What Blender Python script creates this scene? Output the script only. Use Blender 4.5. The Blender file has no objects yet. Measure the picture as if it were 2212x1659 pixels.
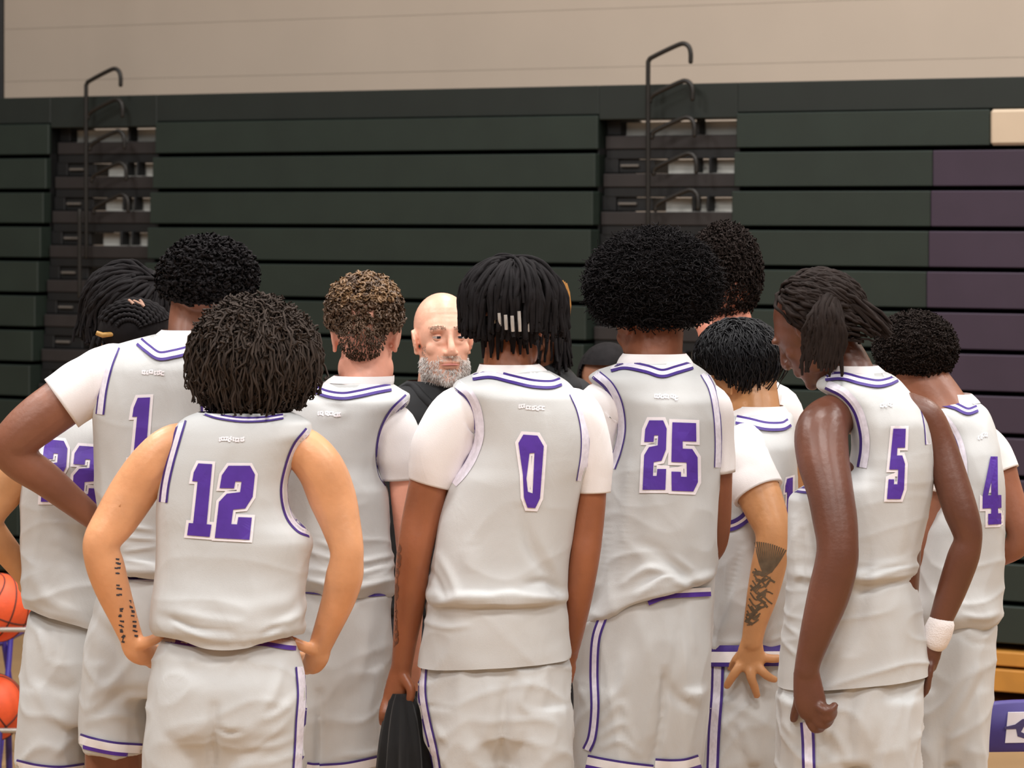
import bpy, bmesh, math, random
import numpy as np
from mathutils import Vector, Matrix, Euler
from mathutils.bvhtree import BVHTree
from mathutils.geometry import tessellate_polygon

# ------------------------------------------------------------------ camera, world, lights
F, CX, HZ, H = 7200.0, 1106.0, 440.0, 2.1          # focal length in px, principal column, horizon row, eye height
scene = bpy.context.scene
col = scene.collection
cam_d = bpy.data.cameras.new('camera')
cam = bpy.data.objects.new('camera', cam_d); col.objects.link(cam)
cam.location = (0, 0, H); cam.rotation_euler = (math.pi/2, 0, 0)
cam_d.sensor_width = 36.0; cam_d.lens = 36.0*F/2212.0
cam_d.shift_y = -(829.5-HZ)/2212.0
cam_d.clip_end = 200
cam_d.dof.use_dof = True; cam_d.dof.focus_distance = 8.2; cam_d.dof.aperture_fstop = 8.0
scene.camera = cam
scene.view_settings.view_transform = 'Standard'; scene.view_settings.look = 'None'
scene.view_settings.exposure = 0.15; scene.view_settings.gamma = 1.0
scene.view_settings.use_curve_mapping = False
wd = bpy.data.worlds.new('world'); scene.world = wd; wd.use_nodes = True
wd.node_tree.nodes['Background'].inputs[0].default_value = (1.0, 0.97, 0.95, 1)
wd.node_tree.nodes['Background'].inputs[1].default_value = 0.13
def area(name, loc, size, power, colr=(1, .975, .95), rot=(0, 0, 0)):
    d = bpy.data.lights.new(name, 'AREA'); d.shape = 'SQUARE'; d.size = size; d.energy = power; d.color = colr
    o = bpy.data.objects.new(name, d); o.location = loc; o.rotation_euler = rot; col.objects.link(o); return o
for gx in (-5.0, 0.6, 6.0):
    for gy in (-1.0, 3.6, 8.4, 12.4):
        area('gym_light', (gx, gy, 7.5), 1.3, 232 if gy < 12 else 205)

# ------------------------------------------------------------------ helpers
def lin(c):
    return tuple((x/255/12.92 if x/255 <= .04045 else ((x/255+.055)/1.055)**2.4) for x in c) + (1,)
def W(u, v, Y): return Vector(((u-CX)*Y/F, Y, H-(v-HZ)*Y/F))

MATS = {}
def mat(name, c, rough=.6, var=.08, vscale=9, bump=0., bscale=60, sss=0., metal=0., spec=.5, coat=0., sheen=0., crease=0.):
    if name in MATS: return MATS[name]
    m = bpy.data.materials.new(name); m.use_nodes = True
    nt = m.node_tree; b = nt.nodes['Principled BSDF']
    base = lin(c)
    tc = nt.nodes.new('ShaderNodeTexCoord')
    n = nt.nodes.new('ShaderNodeTexNoise'); n.inputs['Scale'].default_value = vscale; n.inputs['Detail'].default_value = 4
    nt.links.new(tc.outputs['Object'], n.inputs['Vector'])
    r = nt.nodes.new('ShaderNodeValToRGB')
    r.color_ramp.elements[0].position = .3; r.color_ramp.elements[1].position = .7
    r.color_ramp.elements[0].color = tuple(x*(1-var) for x in base[:3])+(1,)
    r.color_ramp.elements[1].color = tuple(min(1, x*(1+var)) for x in base[:3])+(1,)
    nt.links.new(n.outputs['Fac'], r.inputs['Fac']); nt.links.new(r.outputs['Color'], b.inputs['Base Color'])
    b.inputs['Roughness'].default_value = rough; b.inputs['Metallic'].default_value = metal
    b.inputs['Specular IOR Level'].default_value = spec
    if sss:
        b.inputs['Subsurface Weight'].default_value = sss
        b.inputs['Subsurface Radius'].default_value = (.012, .005, .003); b.inputs['Subsurface Scale'].default_value = 1.0
    if coat:
        b.inputs['Coat Weight'].default_value = coat; b.inputs['Coat Roughness'].default_value = .3
    if sheen:
        b.inputs['Sheen Weight'].default_value = sheen
    if bump:
        n2 = nt.nodes.new('ShaderNodeTexNoise'); n2.inputs['Scale'].default_value = bscale; n2.inputs['Detail'].default_value = 3
        nt.links.new(tc.outputs['Object'], n2.inputs['Vector'])
        bp = nt.nodes.new('ShaderNodeBump'); bp.inputs['Strength'].default_value = bump; bp.inputs['Distance'].default_value = .004
        nt.links.new(n2.outputs['Fac'], bp.inputs['Height']); nt.links.new(bp.outputs['Normal'], b.inputs['Normal'])
    if crease:
        mp = nt.nodes.new('ShaderNodeMapping'); mp.inputs['Scale'].default_value = (1.0, 1.0, .55); mp.inputs['Rotation'].default_value = (.3, .4, 0)
        nt.links.new(tc.outputs['Object'], mp.inputs['Vector'])
        n3 = nt.nodes.new('ShaderNodeTexNoise'); n3.inputs['Scale'].default_value = 9; n3.inputs['Detail'].default_value = 3; n3.inputs['Distortion'].default_value = 1.2
        nt.links.new(mp.outputs['Vector'], n3.inputs['Vector'])
        b3 = nt.nodes.new('ShaderNodeBump'); b3.inputs['Strength'].default_value = crease; b3.inputs['Distance'].default_value = .02
        nt.links.new(n3.outputs['Fac'], b3.inputs['Height']); nt.links.new(b3.outputs['Normal'], bp.inputs['Normal'])
    MATS[name] = m
    return m
JERSEY = mat('jersey_grey', (204, 204, 203), .62, .03, 6, .12, 500, sheen=.15, crease=.16)
WHITE = mat('white_cotton', (244, 238, 237), .8, .02, 6, .12, 400, sheen=.1, crease=.16)
TRIMW = mat('trim_white', (232, 226, 238), .7, .10, 90)
PURPLE = mat('purple_twill', (84, 46, 158), .55, .10, 25)
DPURP = mat('dark_purple_trim', (66, 42, 128), .6, .10, 40)
OUTL = mat('number_white', (248, 240, 244), .6, .02)
INK = mat('tattoo_ink', (62, 62, 72), .6, .25, 60)
INK2 = mat('tattoo_ink_faded', (104, 86, 66), .6, .25, 60)

def tag(o, label=None, cat=None, group=None, kind=None):
    if label: o['label'] = label
    if cat: o['category'] = cat
    if group: o['group'] = group
    if kind: o['kind'] = kind
    return o
def empty(name, loc, label=None, cat=None, group=None, kind=None, rz=0):
    o = bpy.data.objects.new(name, None); o.location = loc; o.rotation_euler = (0, 0, rz); o.empty_display_size = .1
    col.objects.link(o); return tag(o, label, cat, group, kind)
def link(name, me, mats, parent=None, smooth=True):
    o = bpy.data.objects.new(name, me); col.objects.link(o)
    for m in (mats if isinstance(mats, (list, tuple)) else [mats]): me.materials.append(m)
    if smooth: me.polygons.foreach_set('use_smooth', np.ones(len(me.polygons), bool))
    if parent: o.parent = parent
    return o
def mesh(verts, faces, midx=None):
    me = bpy.data.meshes.new('m')
    if isinstance(verts, np.ndarray): verts = verts.tolist()
    me.from_pydata(verts, [], faces if isinstance(faces, list) else faces.tolist())
    if midx is not None: me.polygons.foreach_set('material_index', np.asarray(midx, np.int32))
    me.update(); return me
def box(x0, x1, y0, y1, z0, z1, bev=0.0):
    bm = bmesh.new()
    bmesh.ops.create_cube(bm, size=1)
    for v in bm.verts:
        v.co = Vector(((x0+x1)/2+v.co.x*(x1-x0), (y0+y1)/2+v.co.y*(y1-y0), (z0+z1)/2+v.co.z*(z1-z0)))
    if bev: bmesh.ops.bevel(bm, geom=list(bm.edges), offset=bev, segments=1, affect='EDGES')
    me = bpy.data.meshes.new('b'); bm.to_mesh(me); bm.free(); return me

def herm(xs, ys, q):
    """monotone cubic interpolation of the columns of ys over xs"""
    xs = np.asarray(xs, float); ys = np.asarray(ys, float)
    h = np.diff(xs); d = np.diff(ys, axis=0)/h[:, None]
    m = np.zeros_like(ys); m[0] = d[0]; m[-1] = d[-1]
    for i in range(1, len(xs)-1):
        s = d[i-1]*d[i]
        m[i] = np.where(s > 0, 2*s/(d[i-1]+d[i]+1e-12*np.sign(d[i-1]+d[i]+1e-20)), 0)
    i = np.clip(np.searchsorted(xs, q, 'right')-1, 0, len(xs)-2)
    t = ((q-xs[i])/h[i])[:, None]; hh = h[i][:, None]
    return ((2*t**3-3*t**2+1)*ys[i] + (t**3-2*t**2+t)*hh*m[i] + (-2*t**3+3*t**2)*ys[i+1] + (t**3-t**2)*hh*m[i+1])
def catm(pts, n):
    """smooth curve through pts (k,d) with n samples"""
    pts = np.asarray(pts, float)
    if len(pts) == 2: return pts[0]+(pts[1]-pts[0])*np.linspace(0, 1, n)[:, None]
    P = np.vstack([2*pts[0]-pts[1], pts, 2*pts[-1]-pts[-2]])
    q = np.linspace(0, len(pts)-1-1e-9, n); i = q.astype(int); t = (q-i)[:, None]
    a, b, c, d = P[i], P[i+1], P[i+2], P[i+3]
    return .5*((2*b)+(-a+c)*t+(2*a-5*b+4*c-d)*t**2+(-a+3*b-3*c+d)*t**3)

class Geo:
    """collects closed shapes"""
    def __init__(s): s.v = []; s.f = []; s.n = 0
    def add(s, v, f):
        v = np.asarray(v, float); s.v.append(v); s.f += [[i+s.n for i in q] for q in f]; s.n += len(v)
    def arr(s): return np.vstack(s.v)
def ringmesh(M, n, cap=True, closed=True):
    f = []
    for i in range(M-1):
        for j in range(n):
            k = (j+1) % n
            f.append([i*n+j, i*n+k, (i+1)*n+k, (i+1)*n+j])
    if cap:
        f.append(list(range(n))[::-1]); f.append([(M-1)*n+j for j in range(n)])
    return f
def tube(pts, n=14, per=5, cap=True, ref=(0, 1, 0)):
    """pts: (x,y,z,ra,rb); ra lies across the view, rb along it; round ends"""
    pts = np.asarray(pts, float)
    C = catm(pts, per*(len(pts)-1)+1)
    c = C[:, :3]; ra = np.maximum(C[:, 3], 1e-4); rb = np.maximum(C[:, 4], 1e-4)
    T = np.gradient(c, axis=0); T /= np.linalg.norm(T, axis=1)[:, None]+1e-12
    if cap:
        a0 = [(-.95, .30), (-.7, .70), (-.35, .93)]
        def ends(ci, Ti, a, b, sg):
            o = []
            for s, k in a0: o.append((ci+sg*Ti*(-s)*min(a, b), Ti, a*k, b*k))
            return o
        e0 = ends(c[0], T[0], ra[0], rb[0], -1); e1 = ends(c[-1], T[-1], ra[-1], rb[-1], 1)[::-1]
        c = np.vstack([[e[0] for e in e0], c, [e[0] for e in e1]])
        T = np.vstack([[e[1] for e in e0], T, [e[1] for e in e1]])
        ra = np.r_[[e[2] for e in e0], ra, [e[2] for e in e1]]; rb = np.r_[[e[3] for e in e0], rb, [e[3] for e in e1]]
    A = np.cross(T, np.array(ref, float)); l = np.linalg.norm(A, axis=1)
    A[l < .05] = (1, 0, 0); A /= np.linalg.norm(A, axis=1)[:, None]
    for i in range(1, len(A)):
        if np.dot(A[i], A[i-1]) < 0: A[i] = -A[i]
    B = np.cross(T, A)
    th = np.linspace(0, 2*np.pi, n, endpoint=False)
    V = c[:, None]+A[:, None]*(ra[:, None]*np.cos(th))[..., None]+B[:, None]*(rb[:, None]*np.sin(th))[..., None]
    return V.reshape(-1, 3), ringmesh(len(c), n, cap)
def ellipsoid(c, r, R=None, n=18, m=12):
    th = np.linspace(0, 2*np.pi, n, endpoint=False); ph = np.linspace(.08, np.pi-.08, m)
    V = np.stack([np.sin(ph)[:, None]*np.cos(th), np.sin(ph)[:, None]*np.sin(th), np.cos(ph)[:, None]*np.ones(n)], -1).reshape(-1, 3)*np.asarray(r)
    if R is not None: V = V@np.asarray(R).T
    return V+np.asarray(c), ringmesh(m, n, True)

def remesh(g, voxel, sm=3, dec=None):
    me = mesh(g.arr(), g.f)
    ob = bpy.data.objects.new('t', me); col.objects.link(ob)
    m = ob.modifiers.new('r', 'REMESH'); m.mode = 'VOXEL'; m.voxel_size = voxel
    if sm:
        s = ob.modifiers.new('s', 'SMOOTH'); s.factor = .5; s.iterations = sm
    if dec:
        d = ob.modifiers.new('d', 'DECIMATE'); d.ratio = dec
    dg = bpy.context.evaluated_depsgraph_get()
    out = bpy.data.meshes.new_from_object(ob.evaluated_get(dg))
    bpy.data.objects.remove(ob); bpy.data.meshes.remove(me)
    return out
def getv(me):
    a = np.empty(len(me.vertices)*3); me.vertices.foreach_get('co', a); return a.reshape(-1, 3)
def setv(me, a):
    me.vertices.foreach_set('co', a.reshape(-1)); me.update()
def getn(me):
    a = np.empty(len(me.vertices)*3); me.vertices.foreach_get('normal', a); return a.reshape(-1, 3)
def bvh_of(me):
    return BVHTree.FromPolygons([v.co.copy() for v in me.vertices], [list(p.vertices) for p in me.polygons])

def pnoise(P, freq, seed, k=7):
    """smooth band-limited noise: a sum of random plane waves, about -1..1"""
    rs = np.random.RandomState(seed); out = np.zeros(len(P)); fr = np.asarray(freq, float)
    for i in range(k):
        d = rs.normal(size=3); d /= np.linalg.norm(d); s = rs.uniform(.7, 1.5)
        w = rs.normal(size=3)*.6
        out += np.sin((P*fr)@d*s*2*np.pi+rs.uniform(0, 6.28)+.9*np.sin((P*fr)@w*2+i))
    return out/k*1.6

def ridge(P, freq, seed, sharp=4):
    return (1-np.minimum(1, np.abs(pnoise(P, freq, seed))))**sharp-.25

# ------------------------------------------------------------------ hair strands
def strands(P, R, sides=4):
    """P (S,K,3) centre lines, R (S,K) radii -> tubes"""
    S, K, _ = P.shape
    T = np.gradient(P, axis=1); T /= np.linalg.norm(T, axis=2, keepdims=True)+1e-9
    ref = np.tile(np.array([.31, .23, .92]), (S, 1)); bad = np.abs((T[:, 0]*ref).sum(1)) > .9
    ref[bad] = (.92, -.2, .3)
    A = np.cross(T, ref[:, None]); A /= np.linalg.norm(A, axis=2, keepdims=True)+1e-9
    B = np.cross(T, A)
    th = np.arange(sides)*2*np.pi/sides
    V = P[:, :, None]+R[:, :, None, None]*(A[:, :, None]*np.cos(th)[:, None]+B[:, :, None]*np.sin(th)[:, None])
    s = np.arange(S)[:, None, None]*K*sides; k = np.arange(K-1)[None, :, None]*sides; j = np.arange(sides)[None, None]
    j2 = (j+1) % sides
    Fc = np.stack([s+k+j, s+k+j2, s+k+sides+j2, s+k+sides+j], -1).reshape(-1, 4)
    return V.reshape(-1, 3), Fc
def unit(a): return a/(np.linalg.norm(a, axis=-1, keepdims=True)+1e-9)
def roots(n, seed, crown, amax, fwd=None, fcut=None):
    """random directions within angle amax (rad) of the crown; fwd/fcut leave the face free"""
    rs = np.random.RandomState(seed); out = []
    c = unit(np.asarray(crown, float))
    while sum(len(o) for o in out) < n:
        d = unit(rs.normal(size=(n*3, 3)))
        k = np.arccos(np.clip(d@c, -1, 1)) < amax
        if fwd is not None: k &= ~(((d@unit(np.asarray(fwd, float))) > fcut) & (d[:, 2] < .45))
        out.append(d[k])
    return np.vstack(out)[:n]
def drape(E, n, K, length, crown=(0, 0, 1), amax=1.5, r0=.80, r1=1.0, wave=.02, wfreq=3, rad=.004, seed=1, fwd=(0, 1, 0), fcut=.5, hang=.25, jit=.12, sweep=(0, 0, 0), lvar=.3, taper=.5, tube_sides=4, zcut=-9., zvar=.1, zx=0., pull=0., zl=0.):
    """strands that leave the crown, follow the head and hang"""
    c, r = E; rs = np.random.RandomState(seed)
    d = roots(n, seed, crown, amax, fwd, fcut); cr = unit(np.asarray(crown, float))
    L = length*(1+rs.uniform(-lvar, lvar, n)); rad1 = r0+(r1-r0)*rs.uniform(.35, 1, n)**.6
    zc0 = zcut+rs.uniform(-zvar, zvar, n)
    p = d*r0; P = [p.copy()]; ds = L/(K-1); off = rs.normal(size=(n, 3))*jit; swp = np.asarray(sweep, float)
    for k in range(1, K):
        nn = unit(p)
        mer = unit(nn*(nn@cr)[:, None]-cr+off+swp)
        w = np.clip((hang-nn[:, 2])/.35, 0, 1)[:, None]
        t = unit(mer*(1-w)+w*(np.array([0, 0, -1.])+off*.8+swp*.5))
        p = p+t*ds[:, None]
        tgt = r0+(rad1-r0)*min(1, k/(K*.4))
        l = np.linalg.norm(p, axis=1)
        up = p[:, 2] > -.1
        f = np.where(up, tgt/l, np.maximum(1, .78/l))
        low_ = np.clip(-p[:, 2], 0, 1); p[:, :2] *= (1-pull*low_*.12)[:, None]
        zc = zc0+zx*P[-1][:, 0]**2+zl*np.maximum(0, -P[-1][:, 0])
        p = np.where((P[-1][:, 2] < zc)[:, None], P[-1]+np.array([0, 0, -1e-4]), p*f[:, None]); P.append(p.copy())
    P = np.stack(P, 1)
    ph = rs.uniform(0, 6.28, (n, 1, 3)); t = np.linspace(0, 1, K)[None, :, None]
    P = P+wave*np.sin(ph+t*wfreq*6.28*(1+.3*rs.uniform(-1, 1, (n, 1, 1))))*np.minimum(1, t*4)
    P = P*np.asarray(r)+np.asarray(c)
    R = rad*(1+.25*rs.uniform(-1, 1, (n, 1)))*(1-taper*t[..., 0]**3)
    return strands(P, R, tube_sides)
def coils(E, n, K, length, amp, turns, rad, crown=(0, -.2, 1), amax=1.9, r0=.8, seed=1, fwd=(0, 1, 0), fcut=.45, lvar=.35, bend=.3, grav=0., tube_sides=3, comb=(0, 0, 0)):
    """curly strands that stand away from the head"""
    c, r = E; rs = np.random.RandomState(seed); d = roots(n, seed, crown, amax, fwd, fcut)
    L = length*(1-rs.uniform(0, lvar, n)); b = rs.normal(size=(n, 3))*bend+np.array([0, 0, -grav])+np.asarray(comb, float)
    t = np.linspace(0, 1, K)[None, :, None]
    ax = unit(d[:, None]+b[:, None]*t)
    P = d[:, None]*r0+ax*L[:, None, None]*t
    u = unit(np.cross(d, rs.normal(size=(n, 3)))); w = np.cross(d, u)
    ang = rs.uniform(0, 6.28, (n, 1, 1))+t*turns*6.28*rs.choice([-1, 1], (n, 1, 1))
    P = P+amp*np.minimum(1, t*3)*(u[:, None]*np.cos(ang)+w[:, None]*np.sin(ang))
    P = P*np.asarray(r)+np.asarray(c)
    return strands(P, rad*(1+.3*rs.uniform(-1, 1, (n, 1)))*np.ones((1, K)), tube_sides)
def cap_shell(E, k, fwd=(0, 1, 0), fcut=.4, zmin=-.6, n=40, m=26, bump=0., seed=3, zc=.35):
    c, r = E
    th = np.linspace(0, 2*np.pi, n, endpoint=False); ph = np.linspace(.02, np.pi*.96, m)
    D = np.stack([np.sin(ph)[:, None]*np.cos(th), np.sin(ph)[:, None]*np.sin(th), np.cos(ph)[:, None]*np.ones(n)], -1).reshape(-1, 3)
    V = D*k*(1+bump*pnoise(D, (1.6, 1.6, 1.6), seed))[:, None]*np.asarray(r)+np.asarray(c)
    f = np.asarray([q for q in ringmesh(m, n, False)])
    cen = D[f].mean(1); fw = unit(np.asarray(fwd, float))
    keep = (cen[:, 2] > zmin) & ~((cen@fw > fcut) & (cen[:, 2] < zc))
    return V, f[keep]
def joinvf(*vf):
    V = []; Fc = []; n = 0
    for v, f in vf:
        V.append(np.asarray(v)); Fc += (np.asarray(f)+n).tolist(); n += len(v)
    return np.vstack(V), Fc
# ------------------------------------------------------------------ people
def rot(yaw, pitch=0, roll=0):
    return np.array((Matrix.Rotation(math.radians(yaw), 3, 'Z')@Matrix.Rotation(math.radians(pitch), 3, 'X')@Matrix.Rotation(math.radians(roll), 3, 'Y')))
def head_parts(fine=False):
    P = []
    E = lambda c, r, R=None, n=20, m=14: P.append(ellipsoid(c, r, R, n, m))
    E((0, -.014, .036), (.0755, .097, .086), n=30, m=20)             # cranium
    E((0, .018, .012), (.069, .078, .078), n=30, m=20)               # forehead and temples
    E((0, .026, -.045), (.060, .068, .075), n=30, m=20)              # face
    E((0, .030, -.088), (.050, .058, .036), n=24, m=16)              # jaw
    E((0, .074, -.108), (.022, .017, .017))                          # chin
    for s in (-1, 1):
        E((s*.034, .059, -.028), (.026, .022, .024))                 # cheekbone
        E((s*.030, .085, .022), (.026, .012, .010), rot(0, 0, s*8))  # brow
        E((s*.012, .100, -.040), (.009, .011, .008))                 # nostril wing
        E((s*.052, .012, -.080), (.014, .034, .030))                 # jaw corner
        # ear: rim, lobe, inner plate
        Re = rot(s*-22, 0, s*6)
        V, f = tube([(s*.004, .012, .008, .0045, .005), (s*.008, .004, .028, .005, .005), (s*.011, -.012, .030, .005, .005),
                     (s*.013, -.022, .012, .005, .005), (s*.010, -.016, -.012, .005, .005), (s*.005, -.004, -.028, .007, .006)], 8, 4, ref=(0, 0, 1))
        V = V@Re.T+np.array((s*.071, -.002, -.012)); P.append((V, f))
        E((s*.074, -.005, -.010), (.006, .018, .028), Re)
    P.append(tube([(0, .088, .022, .009, .010), (0, .098, -.004, .009, .010), (0, .110, -.028, .011, .011), (0, .108, -.040, .012, .010)], 12, 4, ref=(0, 1, 0)))
    E((0, .090, -.064), (.026, .010, .0065)); E((0, .089, -.075), (.022, .010, .0075))   # lips
    E((0, .084, -.054), (.022, .012, .012))
    return P

class Person:
    def __init__(s, label, Y, u, skin, rough=.45, coat=0., sname=None):
        s.Y = Y; s.base = np.array(((u-CX)*Y/F, Y, 0.0)); s.k = Y/F
        s.root = empty('person', Vector(s.base), label, 'person', 'people in the huddle')
        s.skin = mat(sname or 'skin_%d_%d_%d' % skin, skin, rough, .14, 9, .22, 70, sss=.06, coat=coat)
        s.g = Geo(); s.post = []
    def px(s, u, v, dy=0.): return np.array(W(u, v, s.Y+dy))
    def T(s, pts):
        """(u,v,dy,r_px[,rd_px]) -> metric tube points"""
        o = []
        for p in pts:
            k = (s.Y+p[2])/F; rb = p[4] if len(p) > 4 else p[3]*.95
            o.append((*s.px(*p[:3]), p[3]*k, rb*k))
        return o
    def limb(s, pts, n=18, per=6): s.g.add(*tube(s.T(pts), n, per))
    def ell(s, u, v, dy, ru, rv, rd, R=None): s.g.add(*ellipsoid(s.px(u, v, dy), (ru*s.k, rd, rv*s.k), R))
    def head(s, u, v, dy=0, yaw=0, pitch=-15, roll=0, size=1.0):
        R = rot(yaw, pitch, roll); c = s.px(u, v, dy); s.hc, s.hR, s.hs = c, R, size
        for V, f in head_parts(): s.g.add(V@R.T*size+c, f)
    def loft(s, rows, n=88, step=5.0, power=2.35, shrink=0.0, cap=False, dshrink=0.0):
        """rows (v, uL, uR, dy, depth[, tilt[, sag]]) from the top down -> ring grid (M,n,3)"""
        A = np.array([list(r)+[0]*(7-len(r)) for r in rows], float)
        q = np.arange(A[0, 0], A[-1, 0]+.1, step); B = herm(A[:, 0], A[:, 1:], q)
        th = np.linspace(0, 2*np.pi, n, endpoint=False)
        cx = np.sign(np.cos(th))*np.abs(np.cos(th))**(2/power); sy = np.sign(np.sin(th))*np.abs(np.sin(th))**(2/power)
        uc = (B[:, 0]+B[:, 1])/2; ru = (B[:, 1]-B[:, 0])/2*(1-shrink); rd = B[:, 3]/2*(1-shrink)-dshrink
        Yc = s.Y+B[:, 2]
        x = (uc[:, None]+ru[:, None]*cx-CX)*(Yc/F)[:, None]
        z = H-(q[:, None]+B[:, 4][:, None]*cx+B[:, 5][:, None]*np.maximum(0, -sy)**2*(1-cx*cx)**2-HZ)*(Yc/F)[:, None]
        y = Yc[:, None]+np.maximum(rd, .01)[:, None]*sy
        V = np.stack([x, y, z], -1)
        return V, q
    def torso(s, rows, shrink=.10):
        V, q = s.loft(rows, 40, 12, 2.1, shrink); s.g.add(V.reshape(-1, 3), ringmesh(len(V), 40, True))
    def legs(s, spec, toe=1.0, w=1.0, shoe=(240, 240, 240)):
        """spec: [(u, v_hip, dy)] two hips; straight legs to the floor and shoes"""
        for i, (u, v, dy) in enumerate(spec):
            p = s.px(u, v, dy); x = p[0]; y = p[1]
            s.g.add(*tube([(x, y, p[2], .072*w, .08*w), (x, y+.005, p[2]*.72+.10, .068*w, .074*w), (x, y+.012, .52, .054*w, .060*w), (x, y-.012, .36, .055*w, .060*w), (x, y-.005, .13, .036, .040), (x, y, .07, .036, .042)], 14, 4))
            m = mat('shoe_white', shoe, .5, .05)
            sec = []
            for t, w, h in ((-.085, .030, .06), (-.07, .038, .085), (-.02, .040, .105), (.05, .042, .085), (.12, .048, .062), (.17, .042, .048), (.195, .025, .035)):
                ring = [(x+w*math.cos(a), y+t*toe, max(.002, (h if math.sin(a) > 0 else .004)*abs(math.sin(a))**.5)) for a in np.linspace(0, 2*np.pi, 14, endpoint=False)]
                sec += ring
            link('shoe', mesh(np.array(sec)-s.base, ringmesh(7, 14, True)), m, s.root)
    def finish(s, voxel=.0055, sm=3, dec=.4, deform=None):
        me = remesh(s.g, voxel, sm, dec)
        v = getv(me)
        if deform: v = deform(v, getn(me))
        s.bvh = None
        setv(me, v); s.bvh = bvh_of(me)
        setv(me, v-s.base)
        s.body = link('body', me, s.skin, s.root); return s.body
    # ---- clothing
    def folds(s, V, N, folds):
        """push cloth out (or in) along px polylines: (pts, width_px, amp_m)"""
        u = CX+F*V[:, 0]/V[:, 1]; v = HZ+F*(H-V[:, 2])/V[:, 1]; front = N[:, 1] < .25
        d = np.zeros(len(V))
        for pts, w, amp in folds:
            C = catm(pts, 24); best = np.full(len(V), 1e9); tt = np.zeros(len(V))
            for i, (a, b) in enumerate(C):
                q = (u-a)**2+(v-b)**2; m = q < best; best[m] = q[m]; tt[m] = i/23
            d += amp*np.exp(-best/w**2)*np.sin(np.pi*np.clip(.08+tt*.84, 0, 1))**.6
        return d*front
    def garment(s, name, rows, m, n=140, step=4.0, power=2.35, wr=.0035, wf=(9, 9, 3.5), seed=1, folds=(), low=None, open_top=True):
        V, q = s.loft(rows, n, step, power); M = len(V); P = V.reshape(-1, 3)
        f = ringmesh(M, n, False)
        me = mesh(P, f); N = getn(me)
        cen = V.mean(1, keepdims=True); out = (V-cen).reshape(-1, 3); sg = np.sign((N*out).sum(1)).mean()
        N = N*(1 if sg > 0 else -1)
        t = ((q-q[0])/(q[-1]-q[0]))[:, None].repeat(n, 1).reshape(-1)
        amp = wr*(.25+.9*t)
        d = amp*pnoise(P, wf, seed)+amp*1.5*t*ridge(P, (3, 3, 7), seed+11)+amp*.9*ridge(P, (6, 6, 2.5), seed+17)
        if low: d += low*np.clip((t-.72)/.28, 0, 1)*pnoise(P, (7, 7, 16), seed+5)
        if folds: d += s.folds(P, N, folds)
        P = P+N*d[:, None]
        setv(me, P); bv = bvh_of(me); setv(me, P-s.base)
        if sg < 0: me.flip_normals()
        o = link(name, me, m, s.root); return o, bv
    def shorts(s, hips, legs, extra=(), wr=.004, seed=3, folds=(), voxel=.0075, name='shorts', m=None):
        g = Geo()
        for rows in [hips]+list(legs):
            V, q = s.loft(rows, 40, 9, 2.3); g.add(V.reshape(-1, 3), ringmesh(len(V), 40, True))
        for (u, v, dy, ru, rv, rd) in extra: g.add(*ellipsoid(s.px(u, v, dy), (ru*s.k, rd, rv*s.k)))
        me = remesh(g, voxel, 6, None); V = getv(me); N = getn(me)
        d = wr*.8*pnoise(V, (7, 7, 4), seed)+wr*1.3*ridge(V, (4, 4, 6), seed+2)+wr*1.0*ridge(V, (7, 7, 3), seed+3)
        if folds: d = d+s.folds(V, N, folds)
        V = V+N*d[:, None]; setv(me, V); bv = bvh_of(me); setv(me, V-s.base)
        return link(name, me, m or JERSEY, s.root), bv
    def sleeve(s, pts, m=None, n=28, per=9, seed=5, wr=.003, name='sleeve', parent=None):
        V, f = tube(s.T(pts), n, per, cap=False)
        M = len(V)//n; c = V.reshape(M, n, 3).mean(1, keepdims=True); N = unit(V.reshape(M, n, 3)-c).reshape(-1, 3)
        V = V+N*(wr*pnoise(V, (12, 12, 9), seed))[:, None]
        # turned-in hem
        last = V[-n:]; cc = last.mean(0); inner = cc+(last-cc)*.86+(V[-2*n:-n].mean(0)-cc)*.4
        V = np.vstack([V, inner]); f = ringmesh(M+1, n, False)
        return link(name, mesh(V-s.base, f), m or WHITE, parent or s.root)
    def cast(s, bv, u, v, off=.002):
        o = Vector((0, 0, H)); d = (W(u, v, s.Y)-o).normalized()
        h = bv.ray_cast(o, d)
        if h[0] is None or abs(h[0].y-s.Y) > .6:
            q = bv.find_nearest(W(u, v, s.Y)); p = q[0]
            return np.array(p-d*off*1.2)
        return np.array(h[0]-d*off)
    def ribbon(s, name, pts, bands, bv, parent, off=.0025, n=36):
        """pts px centre line; bands [(from,to,mat)] offsets in px across it"""
        C = catm(pts, n); T = np.gradient(C, axis=0); T /= np.linalg.norm(T, axis=1)[:, None]+1e-9
        Nn = np.stack([-T[:, 1], T[:, 0]], 1); V = []; Fc = []; mi = []; ms = []
        for a, b, m in bands:
            if m not in ms: ms.append(m)
            k = max(1, int(round(abs(b-a)/7))); base = len(V)
            for i in range(n):
                for j in range(k+1):
                    q = C[i]+Nn[i]*(a+(b-a)*j/k); V.append(s.cast(bv, q[0], q[1], off))
            for i in range(n-1):
                for j in range(k):
                    w = base+i*(k+1)+j; Fc.append([w, w+1, w+k+2, w+k+1]); mi.append(ms.index(m))
        return link(name, mesh(np.array(V)-s.base, Fc, mi), ms, parent)
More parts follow.
